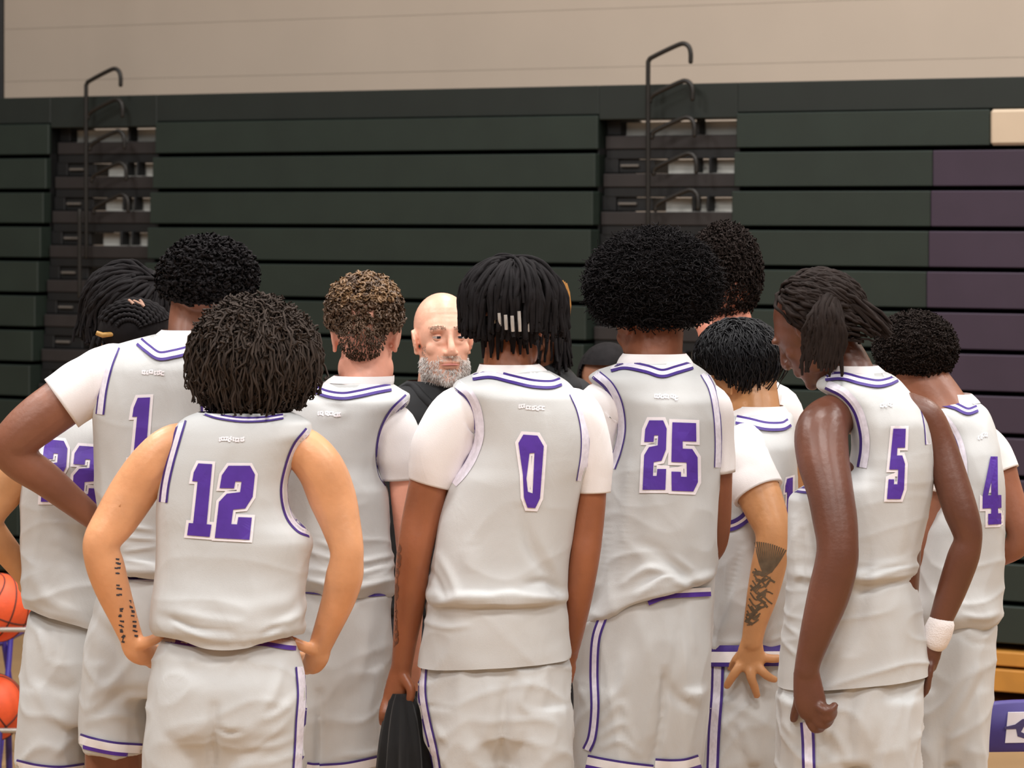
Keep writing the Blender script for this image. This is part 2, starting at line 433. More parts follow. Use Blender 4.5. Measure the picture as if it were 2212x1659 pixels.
    def flat(s, name, polys, m, bv, parent, off, sub=3):
        """polys: list of [outline, hole, ...] in px, laid on the cloth"""
        V = []; Fc = []
        for poly in polys:
            pl = [[Vector((x, y, 0)) for x, y in ring] for ring in poly]
            tri = tessellate_polygon(pl); flatp = [p for r in pl for p in r]
            bm = bmesh.new(); vs = [bm.verts.new(p) for p in flatp]
            for t in tri:
                try: bm.faces.new([vs[i] for i in t])
                except ValueError: pass
            for _ in range(5):
                es = [e for e in bm.edges if e.calc_length() > 11]
                if not es: break
                bmesh.ops.subdivide_edges(bm, edges=es, cuts=1)
            bmesh.ops.triangulate(bm, faces=bm.faces[:]); bmesh.ops.dissolve_degenerate(bm, dist=.2, edges=bm.edges[:])
            bmesh.ops.triangulate(bm, faces=bm.faces[:]); bmesh.ops.beautify_fill(bm, faces=bm.faces[:], edges=[e for e in bm.edges if not e.is_boundary])
            for f_ in bm.faces:
                f_.normal_update()
                if f_.normal.z < 0: f_.normal_flip()
            bm.verts.index_update(); b0 = len(V)
            V += [s.cast(bv, v.co.x, v.co.y, off) for v in bm.verts]
            for f_ in bm.faces: Fc.append([b0+v.index for v in f_.verts])
            bm.free()
        me = mesh(np.array(V)-s.base, Fc)
        if len(me.polygons) and sum(p.normal.y*p.area for p in me.polygons) > 0: me.flip_normals()
        return link(name, me, m, parent, False)
    def number(s, digits, quads, bv, parent, outline=6.5, clip=None):
        """digits 'NN', quads: per digit (TL,TR,BR,BL) px"""
        P, O = [], []
        for dg, q in zip(digits, quads):
            TL, TR, BR, BL = [np.array(a, float) for a in q]
            mp = lambda a, b: (TL*(1-a)+TR*a)*(1-b)+(BL*(1-a)+BR*a)*b
            rings = [[tuple(mp(a, b)) for a, b in r] for r in DIG[dg]]
            P.append(rings)
            O.append([offset(r, outline if i == 0 else -outline*.9) for i, r in enumerate(rings)])
        s.flat('number_outline', O, OUTL, bv, parent, .0025)
        return s.flat('number', P, PURPLE, bv, parent, .0045)
    def mark(s, u, v, w, bv, parent, slope=0., h=13):
        """small white embroidered word mark: illegible strokes"""
        rs = random.Random(int(u)); V = []; polys = []
        x = u-w/2; n = max(5, int(w/5))
        for i in range(n):
            a = x+i*w/n+rs.uniform(-1, 1); y = v+(a-u)*slope+rs.uniform(-2, 2)
            l = rs.uniform(3, 8); g = rs.uniform(-3, 3)
            polys.append([[(a, y), (a+l, y+g*.3), (a+l-1, y+g*.3+2.6), (a-1, y+2.6)]])
            polys.append([[(a+1, y+h-7+g*.4), (a+1+l*.8, y+h-7), (a+l*.8, y+h-4), (a, y+h-4+g*.4)]])
            polys.append([[(a+g*.4, y+2), (a+2.4+g*.4, y+2), (a+1.4, y+h-5), (a-1, y+h-5)]])
        o = s.flat('name_mark', polys, OUTL, bv, parent, .003); o['kind'] = 'stuff'; return o
    def hair(s, vf, m, name='hair', parent=None):
        V, f = vf
        return link(name, mesh(np.asarray(V)-s.base, f if isinstance(f, list) else f.tolist()), m, parent or s.root)
    def E(s, u, v, dy, ru, rv, rd): return (s.px(u, v, dy), (ru*s.k, rd, rv*s.k))

def offset(ring, w):
    """grow a polygon (px, any winding) by w"""
    p = np.array(ring, float); n = len(p)
    ar = sum(p[i][0]*p[(i+1) % n][1]-p[(i+1) % n][0]*p[i][1] for i in range(n)); sg = 1 if ar > 0 else -1
    o = []
    for i in range(n):
        a, b, c = p[i-1], p[i], p[(i+1) % n]
        d1 = (b-a)/np.linalg.norm(b-a); d2 = (c-b)/np.linalg.norm(c-b)
        n1 = sg*np.array([d1[1], -d1[0]]); n2 = sg*np.array([d2[1], -d2[0]])
        m = n1+n2; m = m/max(.35, (m@m)/2)
        o.append(tuple(b+m*w))
    return o
DIG = {
 '1': [[(.30, 0), (.86, 0), (.80, .83), (1, .83), (.96, 1), (.02, 1), (.06, .83), (.24, .83), (.32, .25), (.10, .25), (.14, .13)]],
 '2': [[(0, .31), (.03, .13), (.20, 0), (.84, 0), (1, .12), (.97, .42), (.78, .58), (.44, .60), (.42, .80), (.58, .80), (.60, .70), (.98, .70), (.95, 1), (0, 1), (.02, .50), (.22, .385), (.60, .36), (.62, .215), (.44, .215), (.42, .31)]],
 '5': [[(.06, 0), (.96, 0), (.96, .27), (.44, .27), (.44, .38), (.80, .38), (1, .50), (1, .86), (.82, 1), (.0, 1), (.0, .72), (.36, .72), (.36, .79), (.58, .79), (.58, .58), (.0, .58)]],
 '0': [[(0, .12), (.20, 0), (.74, 0), (1, .14), (.98, .86), (.76, 1), (.34, 1), (.16, .86), (.14, .55)], [(.44, .25), (.30, .60), (.36, .78), (.60, .80), (.64, .24)]],
 '4': [[(.42, 0), (.82, 0), (.82, .57), (1, .57), (1, .76), (.82, .76), (.82, .84), (.98, .84), (.98, 1), (.30, 1), (.30, .84), (.46, .84), (.46, .76), (0, .76), (0, .56)], [(.46, .57), (.46, .36), (.28, .57)]],
}
HB = mat('hair_black', (27, 24, 25), .8, .25, 40, spec=.12)
HDB = mat('hair_dark_brown', (38, 30, 27), .8, .25, 40, spec=.12)
HTW = mat('hair_twist_brown', (58, 48, 42), .8, .3, 50, spec=.2)
HBR = mat('hair_brown', (84, 62, 44), .5, .3, 40, spec=.45)
HLB = mat('hair_light_brown', (122, 92, 62), .5, .25, 40, spec=.45)
HBL = mat('hair_jet_black', (19, 18, 21), .5, .2, 40, spec=.22)
GOLD = mat('gold_hair_cuff', (186, 140, 70), .4, .2, 40)
BEAD = mat('silver_bead', (196, 190, 184), .3, .12, 60, metal=.3)
def band(wd=22, a=None):
    """the purple / white / purple knit trim"""
    h = wd/2; q = wd*.24
    return [(-h, -h+q, DPURP), (-h+q, h-q, TRIMW), (h-q, h, DPURP)]
# ------------------------------------------------------------------ the hall
WALL = mat('painted_wall', (196, 178, 160), .85, .03, 2, .05, 30)
FLOORM = mat('maple_floor', (158, 126, 90), .42, .10, 3)
GREEN = mat('bleacher_green', (29, 39, 32), .55, .10, 5, .05, 80)
GREEN2 = mat('bleacher_top_green', (25, 31, 27), .55, .10, 5)
BPURP = mat('bleacher_purple', (54, 41, 56), .55, .08, 5, .05, 80)
CREAM = mat('cream_panel', (196, 176, 152), .6, .03, 5)
BROWN = mat('step_brown', (38, 33, 32), .6, .12, 8)
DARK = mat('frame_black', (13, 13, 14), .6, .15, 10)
PALE = mat('lit_wall_pale', (206, 204, 196), .5, .06, 6)  # pale tone standing in for light on the wall behind the aisles
OAK = mat('oak_board', (186, 128, 52), .5, .12, 7)
RAIL = mat('rail_bronze', (40, 37, 34), .45, .10, 12, metal=.4)
BLO = np.array((0.0, 15.62)); BA = np.array((.857, -.515)); BN = np.array((-.515, -.857))
BANG = math.atan2(BA[1], BA[0])
def t_at(u, dl=0.):
    k = (u-CX)/F; o = BLO+dl*BN
    return -(o[0]-k*o[1])/(BA[0]-k*BA[1])
def z_at(v, u=2212., dl=0.):
    t = t_at(u, dl); y = BLO[1]+t*BA[1]+dl*BN[1]; return H-(v-HZ)*y/F
def bl(name, t0, t1, d0, d1, z0, z1, m, parent, bev=.004, label=None):
    """box in the bleachers' frame: t along, d towards the court, z up"""
    o = link(name, box(t0, t1, -d1, -d0, z0, z1, bev), m, parent, smooth=False)
    if label: o['label'] = label
    return o
floor = link('floor', box(-14, 14, -3, 26, -.1, 0), FLOORM, None, False); tag(floor, kind='structure')
# wall behind the bleachers, in courses with faint joints
wall = empty('wall_back', (BLO[0]-1.5*BN[0], BLO[1]-1.5*BN[1], 0), kind='structure', rz=BANG)
link('wall_core', box(-12, 12, .012, .3, 0, 7), WALL, wall, False)
zz = 2.2
while zz < 4.2:
    link('wall_panel', box(-9, 9, 0, .02, zz, zz+.2985), WALL, wall, False); zz += .3
link('wall_panel', box(-9, 9, 0, .02, 0, 2.1985), WALL, wall, False)
link('wall_panel', box(-9, 9, 0, .02, zz, 7), WALL, wall, False)
pp = W(2, 230, 17.6)
col_ = link('wall_post', mesh(*tube([(0, 0, -1.2, .018, .018), (0, 0, 3.2, .018, .018)], 10, 2)), DARK); col_.location = (pp.x, pp.y, pp.z)
tag(col_, 'thin dark vertical pipe on the wall at the left edge', 'pipe')

pitch, top = .1755, 2.507
NR = 13; STEP = .022
U = {'a0': -700, 'a1': 105, 'b0': 335, 'b1': 1290, 'c0': 1590, 'cp': 2018, 'c1': 3000}
tt = {k: t_at(u) for k, u in U.items()}
def section(label, t0, t1, tp=None, tw=None):
    r = empty('bleacher_section', (BLO[0], BLO[1], 0), label, 'bleachers', 'closed bleacher sections', rz=BANG)
    bl('top_board', t0, t1, -.28, -.015, top+.004, 2.646, GREEN2, r)
    for i in range(NR):
        z1 = top-i*pitch; z0 = z1-pitch+.02; d = i*STEP
        e = t1
        if tp is not None: e = tw if i == 0 else (tp if i < 10 else t1)
        bl('bench_board', t0, e, -.30+d, d, z0, z1, GREEN, r)
        if tp is not None:
            if i == 0: bl('bench_board', tw+.003, t1, -.30+d, d+.004, z0, z1, CREAM, r, .012, 'cream painted board')
            elif i < 10: bl('bench_board', tp+.002, t1, -.30+d, d, z0, z1, BPURP, r, .004, 'purple board')
    zb = top-NR*pitch
    d = NR*STEP
    bl('bench_board', t0, t1, -.3+d, d+.02, .155, zb-.012, OAK, r, .004, 'varnished wood board')
    bl('bench_board', t0, t1, -.3+d, d+.045, .05, .142, OAK, r, .004, 'varnished wood board')
    bl('gap_dark_backing', t0, t1, -.36, -.31, .02, top, DARK, r)  # added black sheet that puts the shade into the gaps between boards
    for e in (t0, t1-.008): bl('end_plate', e, e+.008, -.37, -.02, .3, top-.002, DARK, r, 0)
    return r
section('closed green bleacher section left of the left aisle', tt['a0'], tt['a1'])
section('wide closed green bleacher section between the two stair aisles', tt['b0'], tt['b1'])
section('closed bleacher section with purple right end and one cream panel', tt['c0'], tt['c1'], tt['cp'], t_at(2137))
def aisle(label, t0, t1):
    r = empty('stair_aisle', (BLO[0], BLO[1], 0), label, 'bleacher aisle', 'stair aisles in the bleachers', rz=BANG)
    w = t1-t0
    bl('top_board', t0, t1, -.28, -.015, top-.02, 2.646, GREEN2, r)
    for i in range(NR):
        z1 = top-i*pitch; d = i*STEP
        bl('step_board', t0+.01, t1, -.13+d, d-.06, z1-pitch+.020, z1-pitch+.082, BROWN, r)
        bl('step_dark_frame', t0+.01, t1, -.13+d, d-.066, z1-pitch-.026, z1-pitch+.020, DARK, r)  # black frame strip along the underside of each step board
        # left part: closed box end and hanger; right part: open between uprights
        bl('hanger_plate', t0, t0+w*.10, -.30+d, d-.09, z1-pitch+.085, z1-.02, DARK, r)
        if i: bl('hanger_box', t0+w*.10, t0+w*.36, -.30+d, d-.10, z1-pitch+.085, z1-.028, DARK, r)
        if i: bl('latch', t0+w*.12, t0+w*.25, d-.10, d-.085, z1-.062, z1-.05, mat('latch_grey', (96, 90, 84), .5), r, .002)
        bl('upright', t0+w*.665, t0+w*.685, -.14+d, d-.07, z1-pitch+.085, z1-.02, DARK, r)
        if i: bl('upright', t0+w*.77, t0+w*.785, -.14+d, d-.07, z1-pitch+.085, z1-.02, DARK, r)
    # added pale sheets stand in for the lit wall behind the open upper steps
    for i in range(4): bl('lit_wall_standin', t0+w*(.08 if i == 0 else .42), t1-.005, i*STEP-.16, i*STEP-.15, top-(i+1)*pitch+.03, top-i*pitch-.03, PALE, r)
    return r
aisle('left stair aisle in the bleachers with dark steps and pale gaps', tt['a1'], tt['b0'])
aisle('right stair aisle in the bleachers with dark steps and pale gaps', tt['b1'], tt['c0'])
def handrail(label, u, v, dl, bottom_v, arm=True, first=False):
    """post with a bent arm ending in a hook; px position of the bend"""
    t = t_at(u, dl); yy = BLO[1]+t*BA[1]+dl*BN[1]; k = yy/F
    base = Vector((BLO[0]+t*BA[0]+dl*BN[0], yy, H-(v-HZ)*k))
    r = .0108; L = (bottom_v-v)*k
    ax = Vector((1, .25, 0))
    o = []
    if first or not arm: o += [(0, 0, -L), (0, 0, -L*.5)]
    o += [(0, 0, -.06 if first else -.03), (.004, -.002, -.012), (.03, -.018, .008)] if arm else [(0, 0, 0)]
    if arm: o += [(.125, -.075, .052), (.158, -.095, .060), (.180, -.108, .045), (.188, -.113, .015), (.188, -.113, -.022)]
    ob = link('handrail', mesh(*tube([(*q, r, r) for q in o], 10, 6)), RAIL); ob.location = base
    tag(ob, label, 'handrail', 'handrails folded against the bleachers')
for au, nm, y0 in ((186, 'left', 176), (1400, 'right', 125)):
    handrail('tall bent handrail post with top hook standing in the %s stair aisle' % nm, au, y0, .05, 555 if nm == 'left' else 500, first=True)
    for j, dsc in enumerate(('second', 'third', 'fourth', 'fifth')):
        handrail('%s bent arm down of the folded handrail in the %s stair aisle' % (dsc, nm), au+4+4*j, y0+(66+j*68 if nm == 'left' else 80+j*78), .04-.004*j, 0)
handrail('short straight handrail post beside the tall one in the left aisle', 172, 455, .10, 640, arm=False)

# basketballs on a rack at the left
ORANGE = mat('ball_orange', (224, 84, 40), .55, .10, 30, .25, 220)
SEAM = mat('ball_seam', (60, 30, 26), .6, .1)
def ball(u, v, Y, yaw, tilt, label):
    c = W(u, v, Y); r = .121
    R = rot(yaw, tilt, 20)
    o = empty('basketball', c, label, 'basketball', 'basketballs on the rack')
    V, f = ellipsoid((0, 0, 0), (r, r, r), R, 40, 28); link('cover', mesh(V, f), ORANGE, o)
    g = Geo(); a = np.linspace(0, 2*np.pi, 49)
    curves = [np.stack([np.cos(a), np.sin(a), 0*a], 1), np.stack([0*a, np.cos(a), np.sin(a)], 1)]
    for sgn in (-1, 1):
        q = np.stack([np.sin(.95+.0*a)*np.cos(a)*0+sgn*(.55+.25*np.cos(2*a)), np.cos(a), np.sin(a)], 1); curves.append(unit(q))
    for c_ in curves:
        p = c_*r@R.T; g.add(*tube(np.c_[p, np.full((len(p), 2), .0028)], 5, 1, cap=False))
    link('seam', mesh(g.arr(), [q for q in g.f if len(q) == 4]), SEAM, o)
RY = 11.8
for i, (u, v) in enumerate(((-6, 1312), (-20, 1528))):
    ball(u, v, RY, 30+50*i, 20+30*i, ('orange basketball on the upper shelf of the rack', 'orange basketball on the lower shelf of the rack')[i])
ball(-155, 1310, RY, 80, 10, 'basketball on the upper shelf beyond the left picture edge'); ball(-168, 1528, RY, 10, 60, 'basketball on the lower shelf beyond the left picture edge')
SILV = mat('rack_silver', (178, 172, 164), .35, .06, 20, metal=.6)
RP = mat('rack_purple', (60, 50, 120), .45, .08, 20)
rk = empty('ball_rack', W(-60, 1659, RY)*1.0, 'silver railed ball rack with purple legs at the left edge', 'ball rack'); rk.location.z = 0
x0 = W(-330, 0, RY).x-rk.location.x; x1 = W(82, 0, RY).x-rk.location.x
for v in (1352, 1568):
    z = H-(v-HZ)*RY/F
    for dy in (-.106, .106): link('rail', mesh(*tube([(x0, dy, z, .009, .009), (x1, dy, z, .009, .009)], 10, 2)), SILV, rk)
    for x in (x0, x1): link('crossbar', mesh(*tube([(x, -.106, z, .008, .008), (x, .106, z, .008, .008)], 8, 2)), SILV, rk)
for x in (x0+.02, W(8, 0, RY).x-rk.location.x):
    for dy in (-.1, .1): link('leg', mesh(*tube([(x, dy*1.4, .012, .012, .012), (x, dy*1.06, .245, .012, .012)], 10, 3)), RP, rk)
for x in (x0, x1):
    for dy in (-.106, .106): link('upright', mesh(*tube([(x, dy, .02, .011, .011), (x, dy, .63, .011, .011)], 10, 3)), RP, rk)
# folding chairs with purple padded backs
CHP = mat('chair_purple', (68, 56, 128), .5, .06, 20); CHF = mat('chair_frame', (58, 44, 140), .4, .06, 20)
LOGO = mat('logo_white', (236, 232, 240), .6, .03); LOGOD = mat('logo_dark', (70, 62, 108), .6, .05)
def chair(u, v, Y, label, yaw):
    """u,v: middle of the padded back"""
    c = W(u, v, Y); r = empty('folding_chair', (c.x, c.y, 0), label, 'chair', 'purple folding chairs', rz=math.radians(yaw)); zc = c.z
    # back pad: arched outline, thick
    w, h = .225, .072
    out = []
    for a in np.linspace(0, np.pi, 25): out.append((w*math.copysign(abs(math.cos(a))**.75, math.cos(a)), -h*.2+h*1.15*math.sin(a)**.8))
    out += [(-w*1.0, -h*.7), (-w*.96, -h*.95), (w*.96, -h*.95), (w*1.0, -h*.7)]
    n = len(out); V = []
    for y, k in ((-.018, .93), (-.024, .86), (-.012, 1), (.012, 1), (.02, .93)): pass
    rings = [(-.020, .90), (-.014, .97), (-.006, 1.0), (.008, 1.0), (.016, .95)]
    for y, k in rings: V += [(x*(1-(1-k)*.5), y+.35*x*x*-1+.0, zc+z*k) for x, z in out]
    link('back_pad', mesh(V, ringmesh(len(rings), n, True)), CHP, r)
    for s in (-1, 1):
        link('frame', mesh(*tube([(s*.215, .0, zc-.02, .011, .011), (s*.222, .02, zc-.2, .011, .011), (s*.225, -.16, .02, .011, .011)], 8, 4)), CHF, r)
        link('leg', mesh(*tube([(s*.20, .0, .45, .011, .011), (s*.205, .22, .02, .011, .011)], 8, 3)), CHF, r)
    link('seat', box(-.2, .2, -.02, .38, .43, .465, .012), CHP, r, False)
    # the D mark, slanted block letter with a dark emblem cut into it
    q = lambda x, z: (x+.10*(z), -.036-.35*(x-.022)**2, zc+z)
    D = [(x_-.022, z_*.86) for x_, z_ in [(-.052, -.052), (.028, -.052), (.052, -.022), (.052, .022), (.028, .052), (-.052, .052)]]
    def plate(pts, dy, m, nm):
        pl = [Vector((x, z, 0)) for x, z in pts]; tr = tessellate_polygon([pl])
        Vv = [(q(x, z)[0], q(x, z)[1]+dy, q(x, z)[2]) for x, z in pts]; Vb = [(a, b+.004, c_) for a, b, c_ in Vv]; k = len(pts)
        me = mesh(Vv+Vb, [list(t) for t in tr]+[[i, (i+1) % k, k+(i+1) % k, k+i] for i in range(k)]); link(nm, me, m, r, False)
    plate([(x, z*.92) for x, z in D], -.002, LOGO, 'letter_mark')
    plate([(x_-.022, z_) for x_, z_ in [(-.058, .002), (-.03, .008), (-.012, .022), (.006, .026), (.020, .012), (.012, -.004), (-.004, .004), (-.012, -.012), (.014, -.024), (.006, -.032), (-.02, -.024), (-.026, -.004), (-.058, -.004)]], -.004, LOGOD, 'letter_mark_emblem')
    return r
chair(2226, 1566, 9.0, 'purple padded folding chair with white letter mark at the right edge', 4)
chair(-104, 1262, 12.6, 'purple folding chair back behind the ball rack', -6)
# ------------------------------------------------------------------ player 12 (front, hands on hips)
def p12():
    p = Person('player in jersey 12 with dark curly twists and both hands on hips', 7.7, 500, (230, 166, 120), .4, .1)
    jr = [(890, 428, 628, .0, .13), (900, 402, 652, .0, .155), (915, 384, 672, 0, .18), (935, 373, 674, 0, .20), (960, 367, 656, 0, .215), (1000, 355, 634, 0, .225), (1050, 345, 622, 0, .23),
          (1085, 340, 624, 0, .235), (1120, 338, 640, 0, .24), (1150, 338, 668, 0, .245), (1170, 338, 676, 0, .25), (1220, 336, 668, 0, .255), (1300, 329, 661, -.01, .27), (1336, 325, 659, -.012, .278, 0, 2), (1352, 328, 657, -.012, .278, 0, 10), (1362, 334, 652, -.01, .274, 0, 18), (1368, 340, 648, -.008, .268, 0, 24)]
    jo, jb = p.garment('jersey', jr, JERSEY, wr=.0022, seed=4, low=.004, folds=[
        ([(372, 1338), (420, 1358), (500, 1366)], 6, -.008), ([(380, 1350), (440, 1376), (520, 1384), (600, 1368)], 6, .006),
        ([(350, 1318), (440, 1336), (520, 1346)], 12, .006), ([(600, 1350), (640, 1330), (655, 1300)], 9, .007), ([(560, 1375), (610, 1350)], 6, -.006), ([(640, 1335), (655, 1290), (662, 1200)], 14, -.006), ([(500, 890), (510, 940), (490, 980)], 14, .003)])
    # arms, neck
    p.torso([r for r in jr if 905 < r[0] < 1380], .07)
    p.limb([(430, 950, 0, 40), (372, 962, 0, 45), (328, 1004, 0, 50), (288, 1062, .01, 52), (250, 1122, .0, 48), (224, 1160, -.012, 42), (218, 1185, -.012, 40), (228, 1225, .0, 42), (244, 1275, .02, 38), (268, 1338, .045, 30), (286, 1385, .06, 25)])
    p.limb([(590, 965, 0, 40), (648, 968, 0, 48), (692, 1012, 0, 52), (718, 1075, .01, 52), (736, 1132, 0, 44), (748, 1180, -.012, 38), (749, 1208, -.012, 37), (744, 1245, .0, 41), (731, 1295, .02, 37), (708, 1355, .045, 30), (690, 1400, .06, 25)])
    # hands: heel of the palm on the hip, fingers forward, thumb behind
    p.limb([(284, 1385, .06, 26, 22), (296, 1402, .065, 30, 20), (312, 1412, .08, 28, 18), (330, 1415, .11, 22, 16)], 14)
    p.limb([(298, 1392, .05, 15), (325, 1385, .035, 13), (352, 1371, .03, 11), (372, 1362, .03, 9)], 12)
    for k, (dv, ln) in enumerate(((-14, 1.0), (0, 1.1), (12, 1.0), (22, .8))):
        p.limb([(318, 1412+dv*.8, .09, 10), (332, 1416+dv, .14, 9), (345, 1412+dv, .14+.05*ln, 8)], 10)
    p.limb([(690, 1402, .06, 26, 22), (684, 1420, .065, 27, 20), (676, 1434, .08, 24, 18), (665, 1436, .11, 20, 16)], 14)
    p.limb([(682, 1405, .05, 15), (660, 1398, .03, 13), (634, 1386, .02, 11), (608, 1372, .02, 9)], 12)
    for k, (dv, ln) in enumerate(((-14, 1.0), (0, 1.1), (10, 1.0), (18, .8))):
        p.limb([(672, 1430+dv*.8, .09, 10), (660, 1432+dv, .14, 9), (648, 1428+dv, .14+.05*ln, 8)], 10)
    p.limb([(552, 935, .02, 60), (552, 890, .03, 52), (556, 850, .045, 52), (560, 800, .05, 50)])
    p.head(556, 800, .065, -4, -22)
    p.legs([(400, 1640, .02), (570, 1640, .02)])
    p.finish()
    sh, sb = p.shorts([(1376, 352, 632, 0, .22), (1390, 342, 640, 0, .235), (1420, 330, 648, 0, .25), (1480, 320, 656, -.01, .28), (1560, 314, 660, -.01, .29), (1600, 318, 655, 0, .26), (1720, 330, 645, .02, .2)],
        [[(1540, 316, 480, 0, .25), (1600, 311, 462, 0, .25), (1700, 305, 455, 0, .25), (1860, 298, 450, 0, .25)], [(1540, 470, 658, 0, .25), (1600, 468, 656, 0, .25), (1700, 466, 654, 0, .25), (1860, 468, 655, 0, .25)]],
        [(405, 1505, -.045, 72, 90, .085), (568, 1505, -.045, 76, 92, .085)], wr=.0035, seed=8,
        folds=[([(462, 1530), (460, 1600), (455, 1680)], 12, -.016), ([(470, 1575), (495, 1585), (520, 1580)], 7, -.008), ([(610, 1440), (590, 1500), (560, 1540)], 12, .006), ([(640, 1500), (600, 1540), (560, 1555)], 9, .006), ([(420, 1410), (410, 1450)], 9, .004), ([(520, 1405), (500, 1450)], 9, .004), ([(640, 1590), (590, 1610), (530, 1610)], 10, .006)])
    p.ribbon('waistband', [(350, 1380), (420, 1392), (500, 1396), (560, 1390), (618, 1398), (640, 1400)], [(-16, -5, WHITE), (-5, 5, PURPLE)], sb, sh, .004)
    p.ribbon('side_stripe', [(648, 1440), (652, 1500), (648, 1560), (645, 1620), (640, 1690)], [(-13, -9, DPURP), (-9, 6, TRIMW), (6, 10, DPURP)], sb, sh, .004)
    p.ribbon('armhole_trim', [(394, 906), (381, 950), (367, 1000), (357, 1045), (352, 1085)], band(19), jb, jo)
    p.ribbon('armhole_trim', [(668, 930), (641, 965), (624, 1010), (615, 1060), (624, 1110), (646, 1140), (672, 1152)], band(20), jb, jo)
    p.ribbon('collar_trim', [(440, 890), (470, 899), (520, 906), (570, 905), (612, 899)], [(-6, -2, DPURP), (-2, 2, TRIMW), (2, 6, DPURP)], jb, jo, .004)
    p.number('12', [[(412, 1000), (466, 1003), (455, 1160), (403, 1156)], [(479, 1006), (552, 1006), (543, 1166), (464, 1162)]], jb, jo, 6)
    p.mark(501, 944, 56, jb, jo)
    E = p.E(549, 775, .065, 146, 138, .17)
    p.hair(joinvf(cap_shell(E, .84, fcut=.5, zmin=-.55), drape(E, 1350, 14, 1.9, crown=(.1, -.1, 1), amax=1.75, r0=.84, r1=1.03, wave=.03, wfreq=4, rad=.0029, seed=2, hang=.15, lvar=.25, jit=.16, zcut=-.60, zvar=.24, zx=.30, pull=1.),
          coils(E, 1100, 9, .26, .03, 1.5, .0024, r0=.84, amax=1.2, seed=6, lvar=.4, bend=.8, tube_sides=4)), HTW)
    # lettering tattoo on the left forearm
    rs = random.Random(5); polys = []
    for (a, b, n) in (((252, 1206), (264, 1385), 17), ((284, 1300), (294, 1372), 8)):
        for i in range(n):
            if n > 10 and i in (4, 8, 9): continue
            x = a[0]+(b[0]-a[0])*i/(n-1); y = a[1]+(b[1]-a[1])*i/(n-1)
            for k in range(2):
                dx, dy = rs.uniform(-6, 1), rs.uniform(-4, 1)
                polys.append([[(x+dx, y+dy), (x+dx+rs.uniform(5, 9), y+dy+rs.uniform(-1, 1)), (x+dx+7, y+dy+4), (x+dx, y+dy+3)]])
    tag(p.flat('tattoo', polys, INK, p.bvh, p.body, .0012), 'small dark lettering tattooed in rows', kind='stuff')
p12()
HEM = [(0, 5, DPURP), (5, 22, WHITE), (22, 30, PURPLE)]
def collar(p, jb, jo, pts, up, w=20, ring=None):
    """knit collar trim and the white undershirt showing above it"""
    q = [tuple(a) for a in catm(pts, 14)]
    if ring: p.garment('undershirt_neckband', ring, WHITE, n=60, wr=.0015, seed=int(pts[0][0]))
    p.flat('undershirt_collar', [[q+list(up)]], WHITE, jb, p.root, .0035)
    p.ribbon('collar_trim', pts, [(-w/2, -w/2+5, DPURP), (-w/2+5, w/2-6, TRIMW), (w/2-6, w/2, DPURP)], jb, jo, .006)

